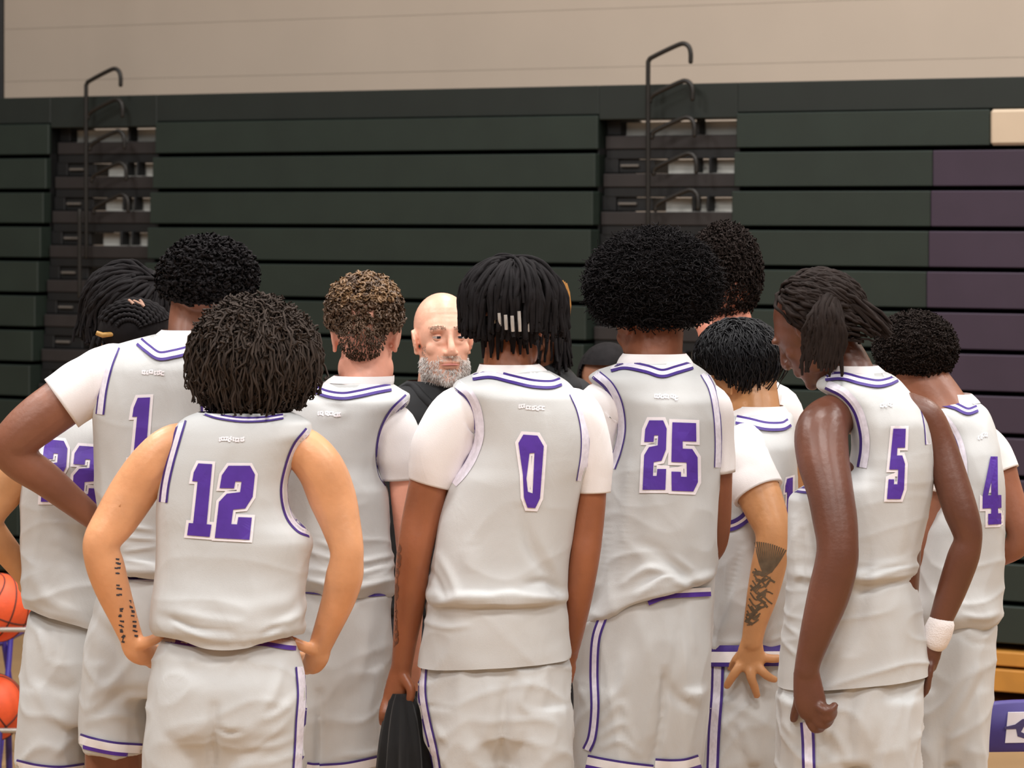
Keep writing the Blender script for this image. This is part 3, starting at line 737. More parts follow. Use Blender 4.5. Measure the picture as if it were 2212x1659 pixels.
# ------------------------------------------------------------------ player 1
def p1():
    p = Person('tall player in jersey 1 with short black twists and one bent arm', 8.15, 330, (138, 88, 66), .45, .05)
    jr = [(722, 335, 452, .05, .12), (733, 292, 482, .03, .15), (745, 250, 505, .02, .18), (762, 230, 508, .01, .20), (800, 217, 492, 0, .225), (850, 206, 472, 0, .24), (890, 199, 468, 0, .245), (950, 201, 474, 0, .25), (1050, 206, 480, 0, .25), (1140, 220, 482, 0, .25),
          (1200, 232, 480, 0, .26), (1222, 230, 480, -.01, .27), (1234, 240, 474, -.004, .255), (1240, 250, 468, 0, .24)]
    jo, jb = p.garment('jersey', jr, JERSEY, wr=.003, seed=14, low=.004, folds=[([(270, 1135), (330, 1145)], 5, .006), ([(270, 1160), (335, 1165)], 5, .007), ([(275, 1190), (335, 1182)], 5, .007), ([(272, 1212), (335, 1222)], 7, .008), ([(225, 900), (230, 1000), (250, 1100)], 22, -.006), ([(350, 775), (352, 810)], 8, .003)])
    p.torso([r for r in jr if 745 < r[0] < 1240], .08)
    p.limb([(290, 800, 0, 50), (230, 806, 0, 50), (180, 838, -.01, 54), (134, 870, -.02, 55), (84, 906, -.03, 54), (44, 940, -.035, 50), (24, 968, -.03, 46), (48, 1000, -.02, 42), (96, 1033, .0, 38), (152, 1078, .03, 32), (203, 1120, .05, 26)])
    p.limb([(203, 1120, .05, 26, 20), (228, 1140, .06, 26, 18), (250, 1155, .08, 24, 15)], 14)
    for k in range(4): p.limb([(246, 1146+k*8, .085, 9), (262, 1158+k*8, .11, 8), (268, 1164+k*8, .15, 7)], 10)
    p.limb([(228, 1128, .05, 12), (252, 1130, .05, 10), (272, 1138, .06, 8)], 10)
    p.limb([(440, 800, 0, 50), (500, 830, 0, 50), (528, 930, 0, 46), (530, 1030, .0, 40), (520, 1140, .03, 36), (505, 1230, .06, 26), (500, 1290, .08, 24)])
    p.limb([(395, 780, .03, 50), (396, 730, .04, 36), (402, 690, .06, 38), (415, 640, .07, 44)])
    p.head(440, 640, .08, -25, -14)
    p.legs([(245, 1600, .02), (420, 1600, .02)])
    p.finish()
    p.sleeve([(290, 800, 0, 56), (232, 806, 0, 60), (182, 836, -.01, 65), (132, 871, -.02, 63)], seed=3)
    p.sleeve([(430, 800, 0, 50), (500, 826, 0, 58), (526, 930, 0, 55), (530, 985, 0, 52)], seed=4)
    sh, sb = p.shorts([(1236, 236, 478, 0, .22), (1250, 226, 480, 0, .24), (1290, 206, 484, 0, .26), (1350, 190, 490, 0, .28), (1450, 178, 494, 0, .28), (1500, 178, 494, 0, .25)],
        [[(1420, 182, 330, 0, .25), (1500, 176, 322, 0, .25), (1560, 172, 314, 0, .25), (1622, 172, 310, 0, .25, 8)], [(1420, 330, 492, 0, .25), (1500, 335, 492, 0, .25), (1622, 340, 490, 0, .25)]], seed=21, wr=.004,
        folds=[([(200, 1330), (250, 1400), (270, 1480)], 14, -.008), ([(240, 1300), (245, 1350)], 8, .005), ([(270, 1290), (275, 1340)], 8, .005), ([(300, 1400), (250, 1470), (200, 1500)], 12, .007), ([(215, 1540), (260, 1500), (310, 1490)], 12, -.007), ([(190, 1560), (250, 1545), (300, 1555)], 10, .005)])
    p.ribbon('waistband', [(240, 1242), (290, 1246), (340, 1247), (400, 1247)], [(-10, -4, WHITE), (-4, 5, PURPLE)], sb, sh, .006)
    p.ribbon('hem_trim', [(174, 1584), (200, 1592), (250, 1602), (308, 1606)], HEM, sb, sh, .004)
    p.ribbon('armhole_trim', [(250, 748), (234, 790), (222, 840), (215, 895)], [(-10, -6, DPURP), (-6, 6, TRIMW), (6, 9, DPURP)], jb, jo)
    p.ribbon('armhole_trim', [(452, 820), (446, 850), (444, 885), (448, 930)], band(20), jb, jo)
    collar(p, jb, jo, [(300, 737), (318, 752), (343, 768), (375, 764), (412, 755), (450, 745)], [(440, 722), (400, 716), (345, 716)], ring=[(712, 350, 444, .05, .115), (720, 340, 452, .048, .125), (734, 322, 470, .045, .14)])
    p.number('1', [[(283, 860), (331, 858), (322, 1022), (274, 1022)]], jb, jo)
    p.mark(330, 800, 48, jb, jo, .04)
    E = p.E(449, 600, .08, 110, 92, .115)
    p.hair(joinvf(cap_shell(E, .92, fcut=.6, zmin=-.62), coils(E, 1700, 9, .24, .035, 1.6, .0034, r0=.84, amax=2.0, seed=9, fcut=.75, bend=.45, tube_sides=4)), HB)
p1()

# ------------------------------------------------------------------ player 22
def p22():
    p = Person('player in jersey 22 with cornrow braids and a gold hair clip', 8.45, 190, (206, 150, 104), .45)
    jr = [(838, 190, 330, .07, .13), (856, 150, 352, .06, .16), (878, 115, 370, .05, .19), (920, 90, 378, .03, .215), (960, 70, 372, .02, .23), (1010, 52, 362, 0, .245), (1100, 43, 352, 0, .25), (1200, 45, 346, 0, .255, 6), (1290, 48, 342, -.01, .265, 24), (1325, 50, 340, -.01, .265, 32), (1345, 54, 338, -.005, .26, 36)]
    jo, jb = p.garment('jersey', jr, JERSEY, wr=.003, seed=24, low=.003, folds=[([(140, 1110), (165, 1200), (190, 1300)], 20, -.008), ([(60, 1200), (100, 1290), (180, 1330)], 14, .006), ([(120, 1120), (130, 1180)], 20, .004)])
    p.torso([r for r in jr if 850 < r[0] < 1320], .09)
    p.limb([(130, 935, .02, 44), (82, 968, .01, 48), (42, 1018, 0, 46), (8, 1064, 0, 42), (-20, 1104, -.01, 37), (-27, 1132, 0, 35), (-10, 1160, .01, 33), (16, 1192, .03, 30), (44, 1228, .05, 26), (60, 1250, .06, 24)])
    p.limb([(60, 1262, .06, 25, 20), (84, 1280, .08, 25, 16), (100, 1290, .1, 20, 14)], 12)
    for k in range(4): p.limb([(96, 1278+k*8, .1, 9), (108, 1284+k*8, .14, 8), (112, 1286+k*8, .18, 7)], 10)
    p.limb([(70, 1250, .05, 11), (95, 1258, .045, 9), (110, 1262, .05, 8)], 10)
    p.limb([(340, 930, .02, 44), (385, 1010, 0, 44), (390, 1120, 0, 38), (380, 1230, .03, 32), (370, 1310, .05, 24)])
    p.limb([(262, 880, .06, 48), (270, 830, .09, 44), (282, 780, .12, 46), (290, 740, .14, 46)])
    p.head(292, 756, .15, 14, -36)
    p.legs([(110, 1640, .02), (260, 1640, .02)])
    p.finish()
    sh, sb = p.shorts([(1318, 70, 334, 0, .21), (1345, 60, 336, 0, .225), (1400, 47, 338, 0, .255), (1500, 41, 338, 0, .27), (1560, 42, 336, 0, .24)],
        [[(1480, 44, 190, 0, .245), (1560, 38, 186, 0, .25), (1625, 35, 184, 0, .25), (1668, 35, 184, 0, .25, 3)], [(1480, 190, 338, 0, .245), (1560, 195, 338, 0, .25), (1668, 200, 338, 0, .25)]], seed=31,
        folds=[([(85, 1360), (90, 1400)], 7, .004), ([(115, 1365), (115, 1410)], 7, .004), ([(140, 1375), (138, 1420)], 7, .004), ([(80, 1480), (110, 1540), (150, 1560)], 14, .008), ([(90, 1470), (140, 1490), (175, 1470)], 14, -.006), ([(120, 1630), (150, 1600), (180, 1580)], 9, .006)])
    p.ribbon('hem_trim', [(36, 1640), (80, 1650), (130, 1654), (182, 1648)], HEM, sb, sh, .004)
    p.number('22', [[(94, 948), (146, 953), (142, 1084), (88, 1084)], [(160, 962), (218, 966), (214, 1094), (155, 1092)]], jb, jo, 6)
    p.mark(165, 898, 44, jb, jo, -.1)
    # cornrows: bumpy braids laid along the scalp, skin partings between them
    E = p.E(291, 712, .14, 82, 66, .115); c, r = E
    p.hair(cap_shell(E, .955, fcut=.7, zmin=-.5), HB, 'scalp_hair')
    P = []; R = []
    for j in range(15):
        a = -1.25+j*2.5/14
        t = np.linspace(0, 1, 44); th = -1.25+t*2.5
        d = np.stack([np.sin(th)*np.cos(a)*-1.0, np.cos(a)*np.sin(th)*.35-np.sin(a)*.95, np.cos(th)*np.cos(a)+.05], 1); d = unit(d)
        P.append(d*(1.0)*np.asarray(r)+np.asarray(c)); R.append(.0052*(1+.28*np.sin(t*44*1.4+j)))
    p.hair(strands(np.array(P), np.array(R), 7), HB, 'hair')
    # light scalp partings
    P = []; R = []
    for (a0, b0), (a1, b1) in (((-.1, .93), (.05, .80)), ((.18, .95), (.30, .78)), ((.02, .74), (.32, .72))):
        q = np.array([[a0+(a1-a0)*t, -.30-.25*t, b0+(b1-b0)*t] for t in np.linspace(0, 1, 8)])
        P.append(unit(q)*1.045*np.asarray(r)+np.asarray(c)); R.append(np.full(8, .0042))
    p.hair(strands(np.array(P), np.array(R), 6), mat('scalp_parting', (150, 112, 92), .6), 'hair_parting')
    q = np.array([p.px(a, b, .05) for a, b in ((208, 719), (222, 724), (240, 722), (258, 722))])
    p.hair(strands(q[None], np.array([[.006, .007, .006, .004]]), 8), GOLD, 'hair_clip')
    P = np.array([[p.px(205+i*12, 728, .10+.01*i), p.px(200+i*12, 742, .09), p.px(196+i*13, 758, .09)] for i in range(13)]); p.hair(strands(P, np.full((13, 3), .0055), 6), HB, 'braid_ends')
p22()

def plain_body(p, rows, m, name='shirt', pants=(40, 40, 46), arms=True):
    """people mostly hidden behind the others: shirt, hanging arms, long trousers"""
    jo, jb = p.garment(name, rows, m, wr=.003, seed=int(rows[0][1]))
    p.torso([r for r in rows[2:]], .1)
    v, l, r_ = rows[-1][:3]; s_ = [q for q in rows if q[2]-q[1] > .8*max(k[2]-k[1] for k in rows)][0]
    for e, sg in ((s_[1], -1), (s_[2], 1)):
        x = e
        p.limb([(x-sg*40, s_[0]+40, 0, 40), (x+sg*4, s_[0]+70, 0, 42), (x+sg*14, s_[0]+170, 0, 36), (x+sg*14, s_[0]+260, .02, 32), (x+sg*6, s_[0]+360, .06, 26), (x+sg*2, s_[0]+420, .08, 22)], 12, 4)
        p.limb([(x+sg*2, s_[0]+420, .08, 24, 14), (x+sg*2, s_[0]+460, .09, 28, 13)], 10, 3)
        for k in range(4): p.limb([(x+sg*2-18+k*12, s_[0]+465, .09, 8), (x+sg*2-18+k*12, s_[0]+500, .10, 7), (x+sg*2-16+k*11, s_[0]+520, .115, 6)], 8, 3)
        p.limb([(x-sg*18, s_[0]+440, .1, 8), (x-sg*30, s_[0]+470, .12, 7), (x-sg*30, s_[0]+490, .12, 6)], 8, 3)
        p.sleeve([(x-sg*40, s_[0]+40, 0, 48), (x, s_[0]+64, 0, 52), (x+sg*12, s_[0]+150, 0, 47)], m, 20, 6)
    c = (l+r_)/2; w = (r_-l)/2
    p.legs([(c-w*.5, v+140, 0), (c+w*.5, v+140, 0)])
    p.shorts([(v-30, l+8, r_-8, 0, .22), (v+40, l-2, r_+2, 0, .25), (v+150, l-4, r_+4, 0, .24)], [[(v+130, l-2, c-2, 0, .2), (v+380, l+4, c-14, 0, .18), (v+700, l+14, c-26, 0, .15)], [(v+130, c+2, r_+2, 0, .2), (v+380, c+14, r_-4, 0, .18), (v+700, c+26, r_-14, 0, .15)]],
             name='trousers', m=mat('dark_trousers', pants, .8, .1), voxel=.012, seed=int(v))
    return jo, jb

# ------------------------------------------------------------------ locs head behind 22
def plocs():
    p = Person('player with loose black locs half hidden behind the player in jersey 1', 9.05, 320, (96, 62, 48))
    plain_body(p, [(795, 275, 365, .0, .13), (815, 235, 405, 0, .16), (838, 205, 440, 0, .19), (870, 190, 455, 0, .22), (960, 188, 458, 0, .24), (1100, 195, 450, 0, .24), (1260, 200, 445, 0, .24)], WHITE)
    p.limb([(318, 850, 0, 46), (310, 790, .01, 42), (295, 730, .03, 44), (288, 700, .04, 44)])
    p.head(285, 680, .04, 12, -25)
    p.finish(.007)
    E = p.E(278, 660, .04, 100, 96, .125)
    p.hair(joinvf(cap_shell(E, .86, fcut=.5, zmin=-.6), drape(E, 260, 14, 1.75, crown=(.75, -.2, .75), amax=1.5, r0=.86, r1=1.03, wave=.02, wfreq=2, rad=.0062, seed=12, hang=.1, jit=.12, fcut=.7, zcut=-.7, zvar=.15, taper=.4, tube_sides=6)), HB)
plocs()

# ------------------------------------------------------------------ brown curly player
def pcurl():
    p = Person('fair player with short brown curls and red ears beside player 12', 8.35, 740, (232, 166, 142), .45)
    jr = [(826, 690, 842, .03, .13), (840, 658, 866, .02, .16), (853, 634, 886, .01, .185), (868, 626, 884, 0, .20), (900, 620, 852, 0, .22), (950, 614, 824, 0, .235), (1000, 610, 815, 0, .24), (1035, 612, 826, 0, .245), (1060, 615, 838, 0, .25), (1120, 622, 843, 0, .25), (1200, 632, 846, 0, .255), (1250, 634, 850, -.01, .265), (1272, 644, 846, 0, .25), (1286, 655, 836, .01, .22)]
    jo, jb = p.garment('jersey', jr, JERSEY, wr=.003, seed=44, low=.005, folds=[([(665, 1190), (760, 1215), (845, 1200)], 7, .008), ([(665, 1228), (760, 1240), (845, 1222)], 7, .008), ([(670, 1255), (760, 1268), (845, 1252)], 6, .008), ([(690, 1170), (740, 1190)], 7, .006), ([(740, 860), (742, 890), (700, 905)], 12, .005), ([(680, 865), (735, 882)], 9, -.004)])
    p.torso([r for r in jr if 850 < r[0] < 1270], .08)
    p.limb([(790, 900, 0, 40), (846, 915, 0, 42), (872, 985, 0, 37), (876, 1060, 0, 34), (884, 1150, 0, 32), (890, 1240, .02, 29), (890, 1330, .05, 24), (888, 1390, .07, 22)])
    p.limb([(888, 1390, .07, 22, 14), (886, 1430, .08, 26, 14)], 10); [p.limb([(870+k*11, 1432, .08, 8), (870+k*11, 1470, .1, 7), (871+k*10, 1490, .12, 6)], 8, 3) for k in range(4)]
    p.limb([(660, 905, 0, 40), (618, 930, 0, 42), (600, 1010, 0, 37), (596, 1100, 0, 33), (600, 1200, .02, 29), (604, 1300, .06, 24)])
    p.limb([(788, 880, .02, 60), (792, 840, .03, 52), (793, 800, .045, 49), (792, 760, .05, 50)])
    p.head(790, 722, .065, -4, -8, 0, 1.07)
    p.legs([(700, 1600, .02), (800, 1600, .02)])
    p.finish()
    p.sleeve([(790, 905, 0, 44), (842, 920, 0, 54), (864, 985, 0, 54), (868, 1036, 0, 45)], seed=9)
    p.sleeve([(660, 905, 0, 44), (614, 930, 0, 48), (598, 985, 0, 45), (596, 1036, 0, 42)], seed=10)
    sh, sb = p.shorts([(1266, 650, 840, 0, .22), (1285, 640, 846, 0, .24), (1350, 630, 846, 0, .26), (1450, 622, 842, 0, .27), (1500, 622, 840, 0, .25), (1640, 618, 826, 0, .20)],
        [[(1440, 622, 730, 0, .24), (1560, 615, 722, 0, .24), (1664, 612, 716, 0, .24)], [(1440, 700, 842, 0, .25), (1540, 692, 834, 0, .25), (1664, 688, 822, 0, .25, -5)]], seed=51,
        folds=[([(700, 1300), (715, 1340), (700, 1390)], 12, .005), ([(800, 1310), (790, 1400), (770, 1480)], 14, .006), ([(690, 1500), (692, 1580), (690, 1650)], 9, -.012), ([(815, 1450), (800, 1540)], 10, .005)])
    p.ribbon('waistband', [(655, 1276), (720, 1282), (790, 1284), (842, 1281)], [(-9, -3, WHITE), (-3, 5, DPURP)], sb, sh, .005)
    p.ribbon('hem_trim', [(690, 1650), (740, 1647), (780, 1640), (824, 1630)], HEM, sb, sh, .004)
    p.ribbon('hem_trim', [(664, 1646), (676, 1648), (690, 1648)], HEM, sb, sh, .004)
    p.ribbon('armhole_trim', [(882, 858), (850, 890), (829, 930), (821, 975), (826, 1020), (840, 1045)], band(19), jb, jo)
    collar(p, jb, jo, [(676, 838), (705, 850), (740, 855), (775, 850), (812, 842), (845, 836)], [(835, 822), (780, 816), (720, 815), (695, 820)], 17, [(811, 722, 852, .035, .13), (820, 708, 852, .033, .137), (836, 692, 848, .03, .148)])
    p.mark(712, 890, 50, jb, jo, .06)
    E = p.E(787, 678, .05, 84, 86, .10)
    p.hair(joinvf(cap_shell(E, .93, fcut=.6, zmin=-.45), coils(E, 900, 12, .22, .055, 2.0, .0030, r0=.88, amax=1.9, seed=19, fcut=.7, bend=.5, tube_sides=4)), HBR)
    p.hair(coils(E, 320, 12, .24, .06, 2.0, .0028, r0=.9, amax=1.1, seed=20, fcut=.7, bend=.5, tube_sides=4), HLB, 'lighter_curls')
    En = p.E(784, 715, .04, 58, 66, .105); p.hair(coils(En, 900, 4, .10, .01, .5, .0016, crown=(0, -1, -.3), amax=1.05, r0=1.0, seed=22, grav=1.2, tube_sides=3), HBR, 'nape_hair')
pcurl()

# ------------------------------------------------------------------ coach
def coach():
    p = Person('bald coach with grey beard in a black polo facing the camera', 9.0, 955, (236, 178, 152), .42)
    BLK = mat('black_polo', (20, 21, 24), .75, .15, 20)
    plain_body(p, [(822, 880, 1030, 0, .14), (836, 858, 1052, 0, .17), (852, 836, 1072, 0, .19), (872, 806, 1104, 0, .21), (900, 790, 1122, 0, .23), (1000, 788, 1124, 0, .25), (1200, 795, 1115, 0, .26), (1320, 800, 1110, 0, .25)], BLK, 'polo_shirt')
    p.limb([(955, 880, 0, 58), (952, 840, -.01, 52), (955, 800, -.02, 50), (958, 760, -.02, 52)])
    p.head(957, 730, -.025, 193, 2, 0, 1.0)
    hc, R, sz = p.hc, p.hR, p.hs
    def deform(v, n):
        q = (v-hc)@R/sz                              # head frame, face +y
        g = lambda c, s_: np.exp(-(((q-np.array(c))/np.array(s_))**2).sum(1))
        d = np.zeros_like(q)
        for s_ in (-1, 1):
            d[:, 1] -= .012*g((s_*.031, .085, .004), (.016, .03, .010))       # sockets
            d[:, 1] += .003*g((s_*.030, .090, -.014), (.014, .02, .005))      # bags
            d[:, 1] -= .003*g((s_*.030, .09, -.055), (.006, .03, .018))       # nasolabial
            d[:, 1] += .003*g((s_*.030, .088, .024), (.022, .02, .006))       # brows
        d[:, 1] -= .005*g((0, .1, -.0695), (.024, .03, .0022))                # mouth line
        for z in (.052, .064, .075): d[:, 1] -= .0012*g((0, .09, z), (.045, .05, .0028))
        return v+(d*sz)@R.T
    p.finish(.0036, 2, .32, deform)
    EYE = mat('eye_white', (186, 174, 168), .25, .03); IRIS = mat('iris_blue_grey', (44, 46, 52), .2, .2, 200)
    tr = lambda x: np.asarray(x)@R.T*sz+hc
    lid = Geo()
    for s_ in (-1, 1):
        c = np.array((s_*.031, .0735, .003))
        V, f = ellipsoid(c, (.0130, .0130, .0130), None, 20, 14); eo = link('eye', mesh(tr(V)-p.base, f), EYE, p.root)
        V, f = ellipsoid(c+np.array((s_*-.001, .0102, -.0005)), (.0064, .0032, .0064)); link('iris', mesh(tr(V)-p.base, f), IRIS, eo)
        for zz, th0, th1 in ((1, .17, 1.2), (-1, -.85, -.34)):
            Vv = []; A = np.linspace(-1.2, 1.2, 15); B = np.linspace(th0, th1, 6)
            for b in B:
                for a in A:
                    rr = .0141
                    bb = b*math.cos(a*.9)+ (0 if zz > 0 else 0)
                    Vv.append(c+rr*np.array((math.sin(a)*math.cos(bb), math.cos(a)*math.cos(bb), math.sin(bb))))
            lid.add(tr(np.array(Vv)), [[i*15+j, i*15+j+1, (i+1)*15+j+1, (i+1)*15+j] for i in range(5) for j in range(14)])
    link('eyelids', mesh(lid.arr()-p.base, lid.f), p.skin, p.root)
    # beard, moustache and brows: short hairs grown from the skin
    me = p.body.data; V = getv(me)+p.base; N = getn(me); q = (V-hc)@R/sz
    rs = np.random.RandomState(4)
    def patch(mask, n, ln, down, rad, m, name, side=0.):
        idx = np.where(mask)[0]; idx = idx[rs.randint(0, len(idx), n)]
        b = V[idx]+rs.normal(size=(n, 3))*.0012; nn = (N[idx]@R)+np.array((0, .1, -down))+rs.normal(size=(n, 3))*.25
        nn[:, 0] += np.sign(q[idx, 0])*side
        nn = unit(nn)@R.T; L = ln*rs.uniform(.5, 1, n)[:, None]
        P = np.stack([b-nn*.001, b+nn*L*.5, b+nn*L+np.array((0, 0, -.25))*L], 1)
        p.hair(strands(P, np.tile([rad, rad, rad*.4], (n, 1)), 3), m, name)
    x, y, z = q[:, 0], q[:, 1], q[:, 2]
    lips = (np.abs(x) < .026) & (z < -.062) & (z > -.083)
    bd = (((y > .012) & (z < -.078)) | ((np.abs(x) > .027) & (np.abs(x) < .05) & (y > .035) & (z < -.058)) | ((np.abs(x) > .04) & (y > .01) & (y < .055) & (z < -.05))) & (z > -.135) & (np.abs(x) < .075) & ~lips
    sb_ = (np.abs(x) > .046) & (y > .008) & (y < .05) & (z < -.022) & (z > -.09)
    mu = (np.abs(x) < .034) & (z < -.047) & (z > -.062) & (y > .07)
    patch(bd, 3000, .008, .8, .00055, mat('beard_white', (240, 236, 232), .6, .05, 60), 'beard')
    patch(bd, 500, .007, .8, .00055, mat('beard_grey', (128, 118, 110), .6, .1, 60), 'beard_grey_hairs')
    patch(sb_, 420, .004, 1.0, .0004, mat('beard_grey', (128, 118, 110)), 'sideburn_stubble')
    patch(mu, 420, .005, 1.0, .00045, mat('beard_mid', (236, 222, 210), .6, .1, 60), 'moustache', .7)
    br = (np.abs(np.abs(x)-.032) < .020) & (np.abs(z-.026-(.02-np.abs(np.abs(x)-.026))*.12) < .0038) & (y > .06)
    for sg in (-1, 1): patch(br & (x*sg > 0), 420, .0035, .1, .0005, mat('brow_grey', (158, 128, 108), .6, .1, 60), 'eyebrow', 1.2)
    L = tr([(a, .1005-abs(a)*abs(a)*16, -.0705-abs(a)*.07) for a in np.linspace(-.024, .024, 11)])
    p.hair(strands(L[None], np.array([[.001, .002, .0026, .003, .003, .0028, .003, .003, .0026, .002, .001]]), 8), mat('lip_pink', (200, 128, 118), .4), 'lips')
    g = Geo(); cp = [(870, 842, -.03), (890, 834, -.06), (912, 856, -.09), (936, 880, -.105)]
    for a in (cp, [(2*955-u, v, d) for u, v, d in cp]): g.add(*tube([(*p.px(u, v, d), .012, .006) for u, v, d in a], 10, 6))
    link('polo_collar', mesh(g.arr()-p.base, g.f), BLK, p.root)
coach()

# ------------------------------------------------------------------ player 0
def p0():
    p = Person('player in jersey 0 with black locs tipped with pale beads holding a black towel', 8.0, 1090, (156, 94, 62), .42, .05)
    jr = [(800, 1035, 1185, .04, .13), (812, 1010, 1208, .03, .15), (825, 985, 1228, .02, .18), (838, 978, 1240, .01, .20), (860, 996, 1256, 0, .215), (900, 1014, 1270, 0, .23), (950, 1020, 1277, 0, .24), (1000, 1000, 1272, 0, .245), (1035, 978, 1260, 0, .25), (1060, 968, 1254, 0, .25), (1130, 946, 1240, 0, .25), (1200, 936, 1229, 0, .255),
          (1260, 926, 1226, -.003, .266), (1282, 919, 1228, -.010, .28), (1291, 920, 1227, -.010, .278), (1299, 923, 1223, .0, .258), (1330, 918, 1226, 0, .26), (1390, 910, 1229, 0, .268), (1430, 905, 1230, 0, .27, -10)]
    jo, jb = p.garment('jersey', jr, JERSEY, wr=.0032, seed=64, low=.0015, folds=[([(1130, 1100), (1150, 1190), (1215, 1280)], 14, -.009), ([(1140, 1262), (1180, 1258), (1215, 1278)], 9, -.010), ([(1040, 1290), (1100, 1284), (1200, 1292)], 8, .008), ([(950, 1200), (975, 1250), (990, 1290)], 9, .006), ([(935, 1235), (960, 1290)], 7, -.006), ([(930, 1310), (990, 1292), (1045, 1288)], 8, .008), ([(1015, 1180), (1020, 1240)], 22, .005), ([(1180, 900), (1175, 1000), (1170, 1080)], 12, .004), ([(915, 1340), (960, 1355), (1010, 1352)], 7, .005)])
    p.torso([r for r in jr if 822 < r[0] < 1400], .09)
    p.limb([(1040, 880, 0, 45), (985, 890, 0, 50), (948, 950, 0, 48), (928, 1040, 0, 44), (910, 1120, 0, 42), (896, 1190, -.01, 39), (890, 1240, 0, 37), (884, 1310, .02, 33), (874, 1390, .05, 26), (868, 1440, .06, 23)])
    p.limb([(868, 1438, .06, 23, 17), (862, 1470, .06, 27, 16), (855, 1505, .06, 29, 15), (848, 1530, .055, 26, 14)], 14)
    for k, (du, L) in enumerate(((-18, 52), (-6, 58), (6, 54), (17, 46))):
        u0 = 848+du; p.limb([(u0, 1520, .05, 9), (u0-5, 1520+L*.5, .035, 8.5), (u0-4, 1520+L*.8, .06, 8), (u0+4, 1520+L*.7, .085, 7)], 10)
    p.limb([(874, 1465, .045, 13), (888, 1490, .03, 11), (884, 1515, .03, 9.5), (876, 1532, .04, 8)], 12)
    p.limb([(1200, 885, 0, 45), (1248, 900, 0, 42), (1274, 980, 0, 36), (1279, 1070, 0, 31), (1270, 1150, 0, 33), (1262, 1210, -.005, 33), (1252, 1280, .01, 30), (1243, 1345, .05, 24), (1234, 1395, .09, 20)])
    p.limb([(1234, 1395, .09, 20, 14), (1226, 1420, .11, 22, 13), (1220, 1440, .12, 20, 12)], 12); [p.limb([(1206+k*11, 1438, .12, 7.5), (1202+k*11, 1462, .13, 7), (1200+k*11, 1480-4*abs(k-1), .15, 6)], 8, 3) for k in range(4)]
    p.limb([(1100, 850, .03, 62), (1098, 810, .04, 55), (1097, 770, .05, 53), (1098, 730, .06, 54)])
    p.head(1102, 690, .07, 10, -12)
    p.legs([(1000, 1640, .02), (1150, 1640, .02)])
    p.finish()
    p.sleeve([(1050, 890, 0, 50), (994, 896, 0, 62), (958, 955, -.0, 66), (940, 1010, 0, 58), (930, 1046, 0, 48)], seed=13, wr=.0022)
    p.sleeve([(1200, 885, 0, 48), (1250, 900, 0, 52), (1277, 980, 0, 46), (1281, 1030, 0, 40), (1282, 1064, 0, 36)], seed=15)
    sh, sb = p.shorts([(1395, 925, 1222, 0, .22), (1440, 912, 1230, 0, .245), (1500, 905, 1234, 0, .265), (1560, 912, 1236, 0, .26), (1640, 930, 1236, .01, .19), (1720, 945, 1236, .01, .14)],
        [[(1520, 906, 1092, 0, .25), (1580, 918, 1090, 0, .25), (1660, 936, 1084, 0, .245), (1880, 950, 1075, 0, .24)], [(1520, 1080, 1236, 0, .25), (1580, 1086, 1238, 0, .25), (1660, 1092, 1240, 0, .245), (1880, 1100, 1245, 0, .24)]], seed=61, wr=.004,
        folds=[([(1090, 1490), (1086, 1580), (1080, 1680)], 12, -.014), ([(1135, 1480), (1125, 1520), (1150, 1545)], 9, .006), ([(1180, 1450), (1165, 1540)], 12, .005), ([(1000, 1440), (995, 1540), (1010, 1640)], 16, .006), ([(940, 1570), (960, 1600)], 7, .006), ([(1110, 1460), (1100, 1500)], 8, -.006)])
    p.ribbon('side_stripe', [(913, 1440), (912, 1500), (922, 1560), (936, 1620), (946, 1680)], [(-9, -5, DPURP), (-5, 6, TRIMW), (6, 10, DPURP)], sb, sh, .004)
    p.ribbon('armhole_trim', [(986, 832), (1012, 854), (1028, 890), (1032, 940), (1018, 985), (998, 1018), (976, 1042)], [(-13, -5, TRIMW), (-5, 6, TRIMW), (6, 12, DPURP)], jb, jo)
    p.ribbon('armhole_trim', [(1240, 848), (1256, 885), (1265, 930), (1265, 980), (1256, 1040)], [(-9, -7, DPURP), (-7, 9, TRIMW), (9, 11, DPURP)], jb, jo)
    collar(p, jb, jo, [(1020, 812), (1060, 808), (1105, 818), (1150, 828), (1190, 830), (1212, 824)], [(1190, 806), (1150, 800), (1100, 796), (1050, 796)], 19, [(786, 1036, 1164, .045, .13), (796, 1032, 1176, .043, .137), (810, 1026, 1190, .04, .148)])
    for i in range(13):
        y = 1185+i*17; rs_ = random.Random(i); x = 872-i*1.2
        p.ribbon('tattoo', [(x-18+rs_.uniform(-3, 3), y-9), (x-12+rs_.uniform(-3, 3), y), (x-16+rs_.uniform(-3, 6), y+9)], [(-6, 6, mat('tattoo_ink_brown', (116, 71, 49), .5))], p.bvh, p.body, .0012, 7)
    p.number('0', [[(1119, 938), (1176, 942), (1166, 1098), (1126, 1096)]], jb, jo, 7)
    p.mark(1148, 876, 54, jb, jo, .12)
    E = p.E(1108, 650, .07, 113, 102, .13)
    p.hair(joinvf(cap_shell(E, .90, fcut=.55, zmin=-.25), drape(E, 240, 18, 1.75, crown=(.05, .05, 1), amax=1.2, r0=.92, r1=1.05, wave=.012, wfreq=2, rad=.0058, seed=31, hang=.05, jit=.07, fcut=.75, zcut=-.62, zvar=.14, taper=.3, tube_sides=6)), HB)
    # short hanging locs at the nape
    rs = np.random.RandomState(8); P = []
    for i in range(26):
        u = 1042+i*4.6+rs.uniform(-3, 3); v0 = 690+rs.uniform(-10, 10); L = rs.uniform(35, 80)
        P.append([p.px(u+rs.uniform(-3, 3)*k/4, v0+L*k/4, -.012+.006*k-.02*math.sin(math.pi*(u-1040)/120)) for k in range(5)])
